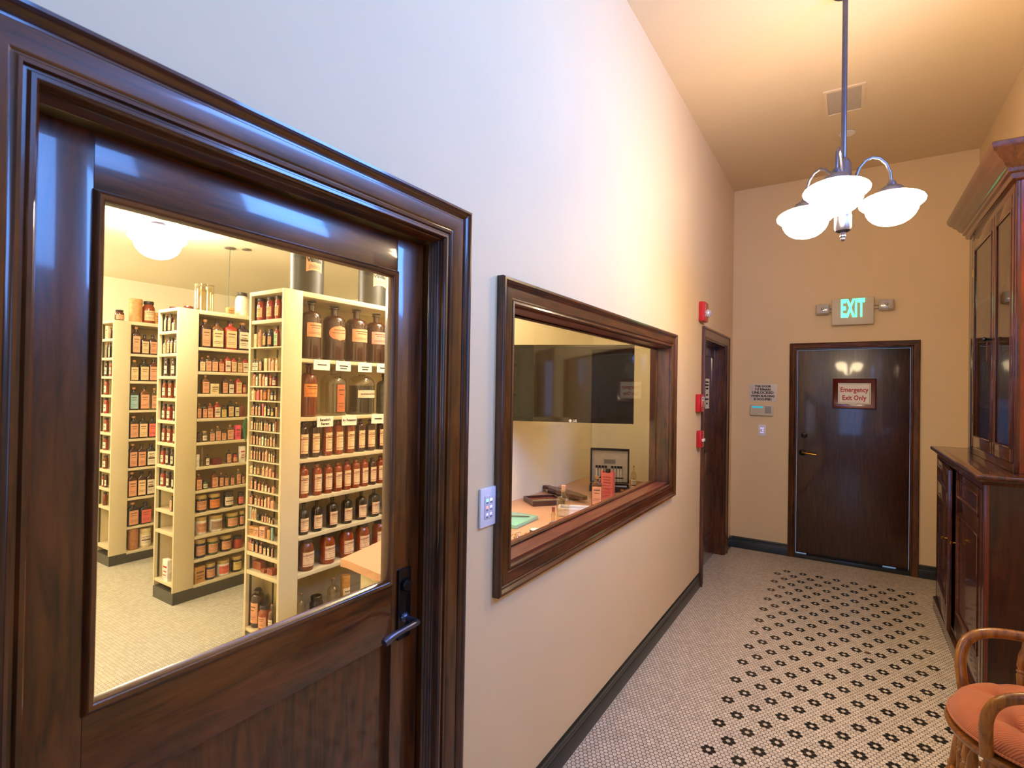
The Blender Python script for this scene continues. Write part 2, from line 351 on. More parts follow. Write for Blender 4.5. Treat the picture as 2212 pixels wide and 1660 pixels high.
# ---------------------------------------------------------------- door 1 (half-glazed, foreground)
PROF1=[(0,-.002),(0,.013),(.004,.018),(.010,.018),(.014,.012),(.018,.012),(.020,.019),(.025,.021),(.029,.016),(.032,.015),(.036,.019),(.068,.026),(.072,.021),(.076,.021),(.079,.029),(.084,.032),(.088,.027),(.091,.029),(.094,.036),(.100,.036),(.102,.030),(.102,-.002)]
d1=bpy.data.objects.new('door_1',None); COL.objects.link(d1); d1.location=(0,.72,0); ORG[d1.name]=Vector(d1.location); d1['kind']='structure'
y0,y1,_,z1=D1
yi0,yi1,zi=y0+.002,y1-.002,z1-.002
obj('casing',MB().frame([(yi0,0),(yi0,zi),(yi1,zi),(yi1,0)],PROF1,False,'x',0,1,[0,1,0]),[WV,WH],d1)
jm=MB().frame([(yi0,0),(yi0,zi),(yi1,zi),(yi1,0)],[(-.0,-.12),(-.0,.0),(-.003,.0)]+[( -.003-(.0035 if k%2 else 0),-.004-.0055*k) for k in range(8)]+[(-.003,-.052),(-.014,-.106),(-.014,-.12)],False,'x',0,1,[0,1,0])
obj('jamb',jm,[WV,WH],d1)
LX0,LX1=-.105,-.058; ly0,ly1,lz1=yi0+.016,yi1-.014,zi-.014
py0_,py1_,pz0_,pz1_=.368,1.052,1.052,1.912
lf=MB().box(LX0,LX1,ly0,py0_-.012,.01,lz1,0,.002).box(LX0,LX1,py1_+.012,ly1,.01,lz1,0,.002)
lf.box(LX0,LX1,py0_-.012,py1_+.012,pz1_+.012,lz1,1,.002).box(LX0,LX1,py0_-.012,py1_+.012,.885,pz0_-.012,1,.002).box(LX0,LX1,py0_-.012,py1_+.012,.01,.25,1,.002)
leaf=obj('leaf',lf,[WV,WH],d1)
obj('lower_panel',MB().box(LX0+.012,LX1-.022,py0_-.012,py1_+.012,.25,.885,0),WV,d1)
bead=[(0,-.02),(0,.002),(.004,.008),(.010,.010),(.015,.007),(.018,.001),(.018,-.02)]
obj('glazing_bead',MB().frame([(py0_,pz0_),(py0_,pz1_),(py1_,pz1_),(py1_,pz0_)],[(t-.004,h) for t,h in bead],True,'x',LX1,1,[0,1,0,1]),[WV,WH],d1)
obj('pane',MB().box(-.084,-.080,py0_-.006,py1_+.006,pz0_-.006,pz1_+.006),PANE,d1)
hp=MB().box(LX1,LX1+.009,1.082,1.132,.878,1.078,0,.004)
hp.lathe([(.016,0),(.018,.004),(.018,.010),(.015,.014),(.0,.014)],LX1+.009,1.107,1.032,20,M_=Matrix.Rotation(PI/2,4,'Y'))
hpo=obj('handle_plate',hp,IRON,d1)
lv=MB().lathe([(.015,0),(.013,.006),(.008,.010),(.008,.03)],LX1+.009,1.107,.938,16,M_=Matrix.Rotation(PI/2,4,'Y'))
lv.tube([(LX1+.03,1.107,.938),(LX1+.055,1.106,.939),(LX1+.066,1.098,.941),(LX1+.070,1.08,.943),(LX1+.070,1.05,.943),(LX1+.068,1.02,.941),(LX1+.066,1.0,.938),(LX1+.065,.985,.934),(LX1+.065,.975,.931)],[.008,.008,.009,.009,.0085,.009,.011,.013,.010],12)
obj('lever',lv,PEWTER,hpo)
# ---------------------------------------------------------------- window 1
wi=bpy.data.objects.new('window_1',None); COL.objects.link(wi); wi.location=(0,2.55,.98); ORG[wi.name]=Vector(wi.location); wi['kind']='structure'
y0,y1,z0,z1=WIN; z0w=z0
PROFW=[(0,-.002),(0,.014),(.005,.019),(.012,.017),(.015,.012),(.019,.013),(.022,.018),(.055,.021),(.060,.017),(.064,.021),(.068,.018),(.071,.024),(.078,.031),(.086,.031),(.090,.025),(.090,-.002)]
cp=[(y0,z0),(y0,z1),(y1,z1),(y1,z0)]
obj('casing',MB().frame(cp,PROFW,True,'x',0,1,[0,1,0,1]),[KV,KH],wi)
rv=MB().frame(cp,[(0,-.13),(0,.0),(-.008,.0),(-.008,-.13)],True,'x',0,1,[0,1,0,1])
obj('reveal',rv,[KV,SILLW],wi)
st=MB().frame([(y0+.008,z0+.008),(y0+.008,z1-.008),(y1-.008,z1-.008),(y1-.008,z0+.008)],[(0,-.086),(-.006,-.080),(-.012,-.086)],True,'x',0,1,0)
obj('glazing_stop',st,[KV],wi)
gw=MB(); th=-.018
for sx in (-.003,.003): pass
cyw=(y0+y1)/2; hw=(y1-y0)/2-.008
def gp(x,y,z): return (-.085+x*math.cos(th)-(y)*math.sin(th)*1.0, cyw+y, z)
gw.add([gp(sx,sy*hw,z) for sx in (-.002,.002) for sy in (-1,1) for z in (z0+.008,z1-.008)],[(0,1,3,2),(4,6,7,5),(0,4,5,1),(2,3,7,6),(0,2,6,4),(1,5,7,3)])
obj('pane',gw,PANE,wi)
# ---------------------------------------------------------------- door 2 (beside the window, far end)
d2=bpy.data.objects.new('door_2',None); COL.objects.link(d2); d2.location=(0,5.0,0); ORG[d2.name]=Vector(d2.location); d2['kind']='structure'
y0,y1,_,z1=D2
PROF2=[(0,-.002),(0,.012),(.006,.016),(.012,.012),(.016,.014),(.060,.020),(.066,.016),(.072,.026),(.084,.028),(.086,.02),(.086,-.002)]
obj('casing',MB().frame([(y0,0),(y0,z1),(y1,z1),(y1,0)],PROF2,False,'x',0,1,[0,1,0]),[KV,KH],d2)
obj('jamb',MB().frame([(y0,0),(y0,z1),(y1,z1),(y1,0)],[(0,-.12),(0,0),(-.012,0),(-.012,-.08),(-.024,-.08),(-.024,-.12)],False,'x',0,1,[0,1,0]),[KV,KH],d2)
a0,a1,zt=y0+.014,y1-.014,z1-.014; X0,X1=-.118,-.082
lf=MB()
lf.box(X0,X1,a0,a0+.11,.01,zt,0,.002).box(X0,X1,a1-.11,a1,.01,zt,0,.002).box(X0,X1,a0+.11,a1-.11,1.93,zt,1,.002).box(X0,X1,a0+.11,a1-.11,.84,1.03,1,.002).box(X0,X1,a0+.11,a1-.11,.01,.23,1,.002)
obj('leaf',lf,[WV,WH],d2)
obj('upper_panel',MB().box(X0,X1-.014,a0+.11,a1-.11,1.03,1.93),WV,d2); obj('lower_panel',MB().box(X0,X1-.014,a0+.11,a1-.11,.23,.84),WV,d2)
t=thing('paper_notice',(X1,5.10,1.44),'narrow white paper notice with dark print on the far side door','notice')
obj('sheet',MB().box(X1-.014,X1-.012,5.00,5.20,1.44,1.72),WHITEM,t)
pm=MB()
for z,ww in ((1.68,.12),(1.65,.14),(1.62,.1),(1.56,.08),(1.52,.13),(1.48,.06)): pm.box(X1-.012,X1-.0115,5.1-ww/2,5.1+ww/2,z,z+.016)
obj('print',pm,INK,t,smooth=0)
# ---------------------------------------------------------------- door 3 (exit door in the end wall)
d3=bpy.data.objects.new('door_3',None); COL.objects.link(d3); d3.location=(1.04,D,0); ORG[d3.name]=Vector(d3.location); d3['kind']='structure'
x0,x1,_,z1=EX
PROF3=[(0,-.002),(0,.012),(.005,.016),(.010,.011),(.014,.014),(.045,.018),(.050,.022),(.055,.018),(.055,-.002)]
obj('casing',MB().frame([(x0,0),(x0,z1),(x1,z1),(x1,0)],PROF3,False,'y',D,-1,[0,1,0]),[KV,WX],d3)
obj('jamb',MB().frame([(x0,0),(x0,z1),(x1,z1),(x1,0)],[(0,-.10),(0,0),(-.004,0),(-.004,-.02),(-.010,-.026),(-.010,-.10)],False,'y',D,-1,[0,1,0]),[WV,WX],d3)
obj('leaf',MB().box(x0+.012,x1-.012,D+.028,D+.072,.045,z1-.012,0,.002),DOORW,d3)
sw=MB().box(x0+.012+.09,x1-.2,D+.035,D+.06,.034,.046).box(x1-.10,x1-.012,D+.035,D+.06,.034,.046)
obj('door_sweep',sw,BLACKM,d3)
obj('threshold',MB().box(x0,x1,D-.012,D+.09,0,.034,0,.006),BASEB,d3)
hd=MB().lathe([(.026,0),(.028,.006),(.026,.014),(.018,.018),(0,.018)],.66,D+.028,1.19,20,M_=Matrix.Rotation(PI/2,4,'X'))
obj('deadbolt',hd,DKBRONZE,d3)
hd=MB().lathe([(.028,0),(.030,.005),(.024,.012),(.010,.016),(.009,.04)],.645,D+.028,1.02,20,M_=Matrix.Rotation(PI/2,4,'X'))
ho=obj('rosette',hd,DKBRONZE,d3)
obj('lever',MB().tube([(.645,D-.01,1.02),(.66,D-.022,1.021),(.69,D-.026,1.019),(.73,D-.026,1.015),(.765,D-.024,1.012)],[.009,.010,.010,.009,.008],10),BRASS,ho)
# framed sign on the exit door
yf=D+.028
t=thing('framed_sign',(1.063,yf,1.46),'mahogany framed notice reading Emergency Exit Only on the exit door','sign')
obj('frame',MB().frame([(.935,1.505),(.935,1.700),(1.192,1.700),(1.192,1.505)],[(0,-.002),(0,.012),(.006,.016),(.03,.024),(.038,.030),(.042,.026),(.042,-.002)],True,'y',yf,-1,[0,1,0,1]),[plain('red_mahogany_frame','#5a1a12',.25,coat=.5),plain('red_mahogany_frame_b','#64201a',.25,coat=.5)],t)
sh=obj('sheet',MB().box(.933,1.194,yf-.010,yf-.004,1.503,1.702),WHITEM,t)
tm=text_mb('Emergency',.062,'y-',yf-.0102,(1.063,1.637),bold=.0016,depth=.0006,sx=.80)
text_mb('Exit Only',.062,'y-',yf-.0102,(1.063,1.562),bold=.0016,depth=.0006,sx=.80,mb=tm)
obj('lettering',tm,REDINK,sh,smooth=0)
bl=MB().frame([(.945,1.515),(.945,1.690),(1.182,1.690),(1.182,1.515)],[(0,-.001),(0,.0006),(.002,.0006),(.002,-.001)],True,'y',yf-.010,-1)
obj('border_line',bl,INK,sh,smooth=0)
# exit sign with emergency heads
t=thing('exit_sign',(1.045,D,2.24),'lit green EXIT sign with two emergency lamp heads above the exit door','exit sign')
hs=obj('housing',MB().box(.878,1.208,D-.055,D-.001,2.24,2.492,0,.012),CREAMP,t)
tm=text_mb('EXIT',.225,'y-',D-.056,(1.043,2.385),bold=.009,depth=.002,sx=.375,space=1.1)
obj('lit_letters',tm,GREENLED,hs,smooth=0)
LENS=plain('clear_ribbed_lens','#b9aa98',.15,coat=.6,noise=.25,nscale=120)
for s,xc in ((-1,.805),(1,1.30)):
    zc=2.40 if s<0 else 2.41
    ar=MB().tube([(1.045+s*.155,D-.03,zc+.012),(xc-s*.05,D-.03,zc+.012)],.008,8).tube([(1.045+s*.155,D-.03,zc-.02),(xc-s*.05,D-.03,zc-.02)],.008,8)
    a=obj('bracket',ar,CREAMP,t)
    hm=obj('lamp_head',MB().box(xc-.058,xc+.058,D-.055,D-.008,zc-.052,zc+.052,0,.018),CREAMP,t)
    obj('lens',MB().box(xc-.05,xc+.05,D-.068,D-.05,zc-.044,zc+.044,0,.014),LENS,hm)
    obj('bulb',MB().lathe([(0,-.012),(.010,-.008),(.012,0),(.010,.008),(0,.012)],xc,D-.070,zc,12),STEEL,hm)
# notice, keypad box and switch on the end wall
t=thing('wall_notice',(.291,D,1.51),'white notice reading THIS DOOR TO REMAIN UNLOCKED left of the exit door','sign')
obj('plate',MB().box(.166,.419,D-.003,D-.0005,1.512,1.684,0,.001),plain('notice_white','#d9cbbd',.45,noise=.01),t)
tm=MB()
for s_,z_,sz,sx_ in (('THIS DOOR',1.661,.029,.95),('TO REMAIN',1.629,.029,.95),('UNLOCKED',1.597,.036,1.02),('WHEN BUILDING',1.563,.029,.95),('IS OCCUPIED',1.531,.029,.95)):
    text_mb(s_,sz,'y-',D-.0032,(.291,z_),bold=.0014,depth=.0006,sx=sx_,mb=tm)
obj('lettering',tm,INK,t,smooth=0)
t=thing('alarm_keypad',(.285,D,1.367),'beige wall keypad box with blue display strip, under the white notice','keypad')
kb=obj('housing',MB().box(.181,.39,D-.028,D-.0005,1.368,1.474,0,.006),CREAMP,t)
obj('display',MB().box(.198,.296,D-.030,D-.027,1.444,1.460),plain('blue_display','#0d5f7d',.2,emit=(.02,.45,.6),es=.8),kb,smooth=0)
km=MB()
for i in range(5):
    for j in range(5): km.box(.318+i*.0115,.318+i*.0115+.007,D-.030,D-.027,1.392+j*.0145,1.392+j*.0145+.0095)
obj('keys',km,plain('grey_keys','#5a5149',.5),kb,smooth=0)
VLED=plain('violet_led','#b0a8ff',.3,emit=(.45,.40,1.0),es=1.8)
def switch(loc,name,label,plane):
    if plane=='y':
        a,z=loc; t=thing(name,(a,D,z),label,'switch')
        pl=obj('cover_plate',MB().box(a-.035,a+.035,D-.007,D-.0005,z,z+.113,0,.003),WHITEP,t)
        obj('keypad',MB().box(a-.018,a+.018,D-.010,D-.006,z+.022,z+.092,0,.001),WHITEP,pl)
        for i,(u,v) in enumerate(((-1,2),(1,2),(1,1),(-1,0),(1,0))):
            obj('indicator_light',MB().lathe([(.005,0),(.005,.002),(0,.002)],a+u*.0085,D-.010,z+.034+v*.022,8,M_=Matrix.Rotation(PI/2,4,'X')),VLED,pl)
    return t
switch((.289,1.162),'light_switch','small white keypad switch with violet lights, left of the exit door','y')
t=thing('light_switch',(0,1.432,1.138),'white keypad wall switch with coloured lights between glazed door and window','switch')
pl=obj('cover_plate',MB().box(.0005,.010,1.388,1.476,1.138,1.268,0,.004),WHITEP,t)
obj('keypad',MB().box(.009,.0125,1.410,1.456,1.165,1.242,0,.001),plain('keypad_insert','#d8d2d8',.35),pl)
for (u,v,c_) in ((0,2,(.3,1,.75)),(1,2,(.9,.95,1)),(0,1,(1,.3,.2)),(1,1,(.6,.5,1)),(0,0,(.5,.45,1)),(1,0,(.5,.45,1))):
    obj('indicator_light',MB().box(.0125,.0135,1.4155+u*.022,1.4155+u*.022+.012,1.176+v*.0235,1.176+v*.0235+.008,0,.001),plain('led',(*c_,1),.3,emit=c_,es=1.1),pl)
    obj('button',MB().box(.0125,.014,1.4165+u*.022,1.4165+u*.022+.010,1.170+v*.0235,1.173+v*.0235),plain('button_grey','#6f6a70',.5),pl)
# red alarm gear on the left wall
t=thing('strobe_alarm',(0,4.41,2.19),'red fire alarm horn with clear strobe, above the side door corner','fire alarm')
ho=obj('housing',MB().box(.0005,.045,4.335,4.485,2.165,2.325,0,.012),RED,t)
obj('strobe_lens',MB().lathe([(.034,0),(.034,.012),(.026,.026),(.012,.034),(0,.036)],.045,4.43,2.235,18,M_=Matrix.Rotation(PI/2,4,'Y')),plain('strobe_white','#d9dbe6',.12,coat=.6,metal=.4),ho)
tm=MB()
for i,ch in enumerate('FIRE'): text_mb(ch,.026,'x+',.0452,(4.372,2.292-i*.026),bold=.0012,depth=.0006,mb=tm)
obj('lettering',tm,WHITEM,ho,smooth=0)
t=thing('fire_alarm_panel',(0,4.35,1.44),'red square fire alarm box with white label, middle of three','fire alarm')
ho=obj('housing',MB().box(.0005,.035,4.27,4.425,1.437,1.578,0,.006),RED,t)
obj('lock_label',MB().box(.035,.0365,4.335,4.415,1.475,1.558),WHITEM,ho)
obj('window',MB().box(.0365,.0372,4.343,4.385,1.532,1.551),plain('teal_label','#2e6d6a',.4),ho); obj('flap',MB().box(.0365,.039,4.335,4.39,1.47,1.525,0,.001),RED,ho)
t=thing('pull_station',(0,4.36,1.15),'red fire alarm pull station, lowest of three red units','fire alarm')
ho=obj('housing',MB().box(.0005,.040,4.31,4.41,1.152,1.286,0,.008),RED,t)
obj('pull_handle',MB().box(.040,.052,4.325,4.395,1.20,1.222,0,.003),WHITEM,ho)
obj('keyhole',MB().lathe([(.008,0),(.008,.003),(0,.003)],.040,4.36,1.262,10,M_=Matrix.Rotation(PI/2,4,'Y')),STEEL,ho)
# ceiling pieces
t=thing('access_panel',(.972,4.375,H),'square access panel framed in the ceiling above the pendant lamp','ceiling panel')
fr=MB(); a,b,c_,d_=.85,1.098,4.185,4.57
fr.frame([(a,c_),(a,d_),(b,d_),(b,c_)],[(0,-.001),(0,.010),(-.022,.010),(-.022,-.001)],True,'z',H,-1)
obj('frame',fr,CEIL,t); obj('panel',MB().box(a+.02,b-.02,c_+.02,d_-.02,H-.004,H-.0005),plain('grey_panel','#b9a99b',.5),t)
obj('sprinkler_cover',MB().lathe([(.055,0),(.058,.004),(.05,.012),(0,.014)],.99,4.93,H-.0145,24),WHITEP,None,'round white sprinkler cover on the ceiling behind the pendant','sprinkler cover')
# ================================================================ lamps
def shade_prof(s=1.0):   # schoolhouse opal shade, rim at z=0, bowl below
    return [(r*s,z*s) for r,z in ((.062,.052),(.085,.048),(.120,.040),(.150,.027),(.170,.012),(.1775,-.002),(.174,-.016),(.160,-.030),(.146,-.037),(.143,-.042),(.138,-.066),(.124,-.094),(.102,-.118),(.074,-.136),(.040,-.147),(0,-.150))]
def pendant(cx,cy,zr,label,ang0=-97):
    t=thing('pendant_light',(cx,cy,zr-.2),label,'ceiling light')
    obj('rod',MB().lathe([(.0125,zr+.24),(.0125,H-.02)],cx,cy,0,14).lathe([(.06,H-.022),(.055,H-.008),(.03,H)],cx,cy,0,24),PEWTER,t)
    body=MB().lathe([(.010,.26),(.012,.235),(.024,.225),(.034,.205),(.036,.13),(.039,.126),(.039,.118),(.036,.114),(.036,-.06),(.039,-.064),(.039,-.125),(.034,-.140),(.024,-.146),(.014,-.150),(.012,-.161),(.014,-.164),(.014,-.171),(.009,-.176),(.011,-.183),(.008,-.190),(0,-.193)],cx,cy,zr,24)
    bo=obj('body',body,PEWTER,t)
    for k in range(3):
        a=math.radians(ang0+120*k); ca,sa=math.cos(a),math.sin(a); P=[]; q=.86
        for (r,z) in ((.034,-.01),(.047,.0),(.055,.05),(.064,.10),(.084,.152),(.118,.190),(.155,.205),(.195,.198),(.230,.170),(.252,.125),(.259,.070)):
            P.append((cx+ca*r*q,cy+sa*r*q,zr+z+.03-.004))
        am=obj('arm',MB().tube(P,.0082,12),PEWTER,t)
        X,Y=cx+ca*.224,cy+sa*.224
        obj('fitter',MB().lathe([(.008,.108),(.015,.105),(.020,.095),(.022,.084),(.034,.080),(.048,.070),(.057,.056),(.062,.040),(.064,.030),(.0,.030)],X,Y,zr,24),PEWTER,am)
        obj('lamp_shade',MB().lathe(shade_prof(.80),X,Y,zr+.002,36,cap=False),SHADE,am,'glowing white opal glass bowl')
    return t
pendant(.986,3.165,2.576,'three-arm pewter pendant light with glowing opal bowls, near the exit door')
def ceiling_lamp(cx,cy,z,label,s=1.0,sm=None):
    t=thing('ceiling_lamp',(cx,cy,z-.15),label,'ceiling light')
    obj('fitter',MB().lathe([(.05,PH-.001-z),(.052,PH-.02-z),(.03,PH-.03-z),(.028,.10),(.04,.09),(.058,.07),(.072,.05),(.07,.04),(0,.04)],cx,cy,z,24),PEWTER,t)
    obj('lamp_shade',MB().lathe(shade_prof(s),cx,cy,z,32,cap=False),sm or SHADE2,t)
ceiling_lamp(-2.93,1.67,2.585,'glowing opal glass ceiling lamp seen through the glazed door',.97)
ceiling_lamp(-1.25,2.62,2.56,'unseen opal glass lamp added in the pharmacy aisle beside the nearest bookcase')  # hidden from view, added to brighten the pharmacy end wall
ceiling_lamp(-4.9,1.0,2.56,'unseen opal glass lamp added by the far pharmacy wall')  # out of view, added to light the far upper walls
ceiling_lamp(-.55,2.45,2.56,'unseen opal glass lamp added above the counter behind the window',1.0,SHADE3)  # unseen light added for the counter room, which the partition shuts off
ceiling_lamp(-3.9,.35,2.56,'unseen opal glass lamp added in the near corner of the pharmacy')  # unseen fill, added because the pharmacy was too dim
ceiling_lamp(-2.2,-.1,2.56,'unseen opal glass lamp added by the near pharmacy wall')  # another unseen fill lamp, added to lift the pharmacy brightness
t=thing('sprinkler_plate',(-3.2,2.31,PH),'round sprinkler plates on the pharmacy ceiling with a thin hanging cord','ceiling fitting')
obj('plate',MB().lathe([(.045,0),(.04,-.008),(0,-.01)],-3.2,2.31,PH,18),STEEL,t)
obj('plate',MB().lathe([(.04,0),(.035,-.008),(0,-.01)],-3.12,2.40,PH,18),STEEL,t)
obj('cord',MB().tube([(-3.2,2.31,PH-.005),(-3.2,2.305,PH-.25),(-3.2,2.31,2.155)],.0022,6),DKSTEEL,t)
# ================================================================ bookcases
CASES={'A':(-4.341,1.94,.13,2.0,2.142),'B':(-3.042,1.861,.142,2.0,2.147),'C':(-1.655,1.775,.119,2.0,2.147)}
ZR={'A':[.096,.314,.57,.835,1.095,1.351,1.611,1.854],'B':[.105,.289,.462,.631,.801,.977,1.159,1.337,1.521,1.689,1.869],'C':[.16,.495,.715,.934,1.166,1.41,1.755]}
ZL={'A':[.16,.505,.667,.828,.994,1.155,1.319,1.486,1.65,1.813,1.98],'B':[.145,.51,.664,.829,.993,1.159,1.323,1.487,1.65,1.816,1.981],
 'C':[.16,.50,.612,.706,.80,.887,.977,1.066,1.152,1.241,1.328,1.414,1.505,1.589,1.679,1.818,1.977]}
LBL={'A':'farthest cream bookcase of bottles, at the left of the door glass','B':'middle cream bookcase of bottles and canisters, seen through the door glass','C':'nearest cream bookcase, with big amber jugs on its top shelf'}
NM={'A':'farthest','B':'middle','C':'nearest'}
for k,(X,Y,sw,_,TH) in CASES.items():
    t=thing('bookcase',(X-.15,Y+1,0),LBL[k],'bookcase','cream bookcases in the pharmacy')
    L=.305 if k!='C' else .343; ye=4.46
    obj('plinth',MB().box(X-L+.002,X-.002,Y+.002,ye-.002,0,.088 if k!='C' else .14),PLINTH,t,'dark grey plinth')
    tt=.020
    obj('end_side_panel',MB().box(X-tt,X,Y,Y+sw,.088,TH,0,.0015),SHELF,t)
    obj('end_side_panel',MB().box(X-L,X-L+tt,Y,ye,.088,TH,0,.0015),SHELF,t)
    obj('end_back_panel',MB().box(X-L+tt,X-tt,Y+sw-.006,Y+sw,.088,TH),SHELFB,t)
    tp=MB().box(X-L+tt,X-tt,Y,Y+sw-.006,TH-.024,TH,0,.0015).box(X-L+tt,X,Y+sw,ye,TH-.03,TH,0,.0015)
    obj('top',tp,SHELF,t)
    for z in ZL[k]:
        th=.022
        if k=='C' and .55<z<1.9 and z not in(.612,): th=.007
        if k=='C' and z in (.706,): th=.012
        if z in (.16,.145): th=.02
        obj('end_shelf',MB().box(X-L+tt,X-tt,Y+.002,Y+sw-.006,z-th,z,0,.001),SHELF,t)
    obj('back_panel',MB().box(X-L+tt,X-L+tt+.008,Y+sw,ye,.088,TH-.03),SHELFB,t)
    for z in ZR[k]:
        obj('shelf',MB().box(X-L+tt+.008,X-.001,Y+sw+.001,ye-.02,z-.022,z,0,.0015),SHELF,t)
    obj('end_panel',MB().box(X-L+tt,X,ye-.02,ye,.088,TH-.03),SHELF,t)
    for yy in ((2.93,) if k=='A' else (2.95,)): pass
    # slotted metal strips inside the narrow end and the wide side
    ss=MB()
    for (xa,xb,ya) in ((X-L+tt+.001,X-L+tt+.003,Y+.02),(X-tt-.003,X-tt-.001,Y+.02)): ss.box(xa,xb,ya,ya+.014,.12,TH-.03)
    obj('slotted_strip',ss,DKSTEEL,t); 
    ss=MB().box(X-L+tt+.09,X-L+tt+.104,Y+sw-.009,Y+sw-.007,.12,TH-.03); obj('slotted_strip',ss,DKSTEEL,t)
# glass lip rails on C end seen as thin lines, and shelf tags
def shelf_tag(y,z,lines,place,rot=0):
    t=thing('shelf_tag',(-1.652,y,z-.055),place,'shelf tag','paper tags on the nearest bookcase')
    s_=obj('card',MB().box(-1.6535,-1.6525,y-.058,y+.058,z-.058,z+.004),WHITEM,t)
    if lines:
        tm=MB()
        if lines[0] is None:
            for i in range(lines[1]): tm.box(-1.6525,-1.6520,y-.03+.006*i,y+.035-.008*i,z-.030-i*.016,z-.023-i*.016)
        else:
          for i,l in enumerate(lines): text_mb(l,.022,'x+',-1.6524,(y,z-.016-i*.024+(-.01 if len(lines)==1 else 0)),bold=.0007,depth=.0003,mb=tm,sx=.85)
        obj('lettering',tm,INK,s_,smooth=0)
    t.rotation_euler.x=rot
TAGS=[(2.03,1.750,(None,1),'white paper tag, leftmost under the top row of amber jugs'),(2.19,1.750,(None,2),'white paper tag, second from left under the top row of jugs'),
(2.365,1.750,(None,2),'white paper tag, third from left under the top row of jugs'),(2.525,1.750,(None,1),'white paper tag, rightmost under the top row of amber jugs'),
(2.062,1.407,("Benedict's",'Reagent'),"white tag reading Benedict's Reagent, leftmost on the second jug shelf"),(2.245,1.407,('Ag. Potassium',),'white tag reading Ag. Potassium, middle of the second jug shelf'),(2.485,1.407,(None,1),'white paper tag, rightmost on the second jug shelf')]
for y,z,l,p in TAGS: shelf_tag(y,z,l,p,random.uniform(-.03,.03))
# ================================================================ containers
BC={'am':'#341307','or':'#86320e','or2':'#6a2c0a','rd':'#98281a','rdk':'#4c170e','bn':'#5b3312','dk':'#1b1712','bk':'#151517','gy':'#4e4a3e','gn':'#3f5a2c','pu':'#33222a','bl':'#2a3350','pk':'#e0546a','pkl':'#d09a78','crm':'#dcc693','tan':'#c08a4c','mr':'#6d1f1f','wh':'#e6dfd2','tl':'#7fa79a','brk':'#9a4a2c','bnl':'#a86f45','cot':'#e7ddbf'}
BM={}
def bmat(c):
    if c=='cl': return BGLASS
    if c not in BM: BM[c]=plain('glass_'+{'am':'amber','or':'orange','or2':'dark_orange','rd':'red','rdk':'dark_red','bn':'brown','dk':'dark','bk':'black','gy':'grey','gn':'green','pu':'plum','bl':'navy','pk':'pink','pkl':'pale_pink','crm':'cream','tan':'tan','mr':'maroon','wh':'white','tl':'teal','brk':'brick','bnl':'light_brown','cot':'cotton'}[c],BC[c],.14 if c in('am','or','or2','rd','rdk','bn','dk','bk','gy','gn','pu','bl') else .5,coat=.5 if c in('am','or','or2','rd','rdk','bn','dk','bk') else 0,noise=.25,nscale=35)
    return BM[c]
LCOL={'c':'#e2bd8c','p':'#d99a72','w':'#ecdcc0','o':'#e08440','y':'#dcc070','r':'#e6c396','g':'#a08468','bl':'#8fb0ac','pk':'#e46a5c','rd':'#b5603a','gn':'#9fc08a','pO':'#d98f68','pp':'#e0907e'}
LM={k:plain('label_'+{'c':'cream','p':'peach','w':'white','o':'orange','y':'yellow','r':'bordered','g':'grey','bl':'blue','pk':'pink','rd':'rust','gn':'green','pO':'oval','pp':'rose'}[k],v,.65,noise=.12,nscale=50) for k,v in LCOL.items()}
CORK=plain('cork','#b07a4c',.8,noise=.2,nscale=120); DARKCAP=plain('dark_cap','#2a211b',.4,noise=.1); LIDTAN=plain('tan_lid','#b99a5c',.4,noise=.1); LIQ=plain('dark_liquid','#0c0608',.3); ROSE=plain('rose_border','#8d2030',.6)
def rr(w,d,z,rad,n=3):
    P=[];rad=min(rad,w*.49,d*.49)
    for cx,cy,a0 in ((w/2-rad,d/2-rad,0),(-w/2+rad,d/2-rad,90),(-w/2+rad,-d/2+rad,180),(w/2-rad,-d/2+rad,270)):
        for i in range(n+1):
            a=math.radians(a0+90*i/n); P.append((cx+rad*math.cos(a),cy+rad*math.sin(a),z))
    return P
_mc={}
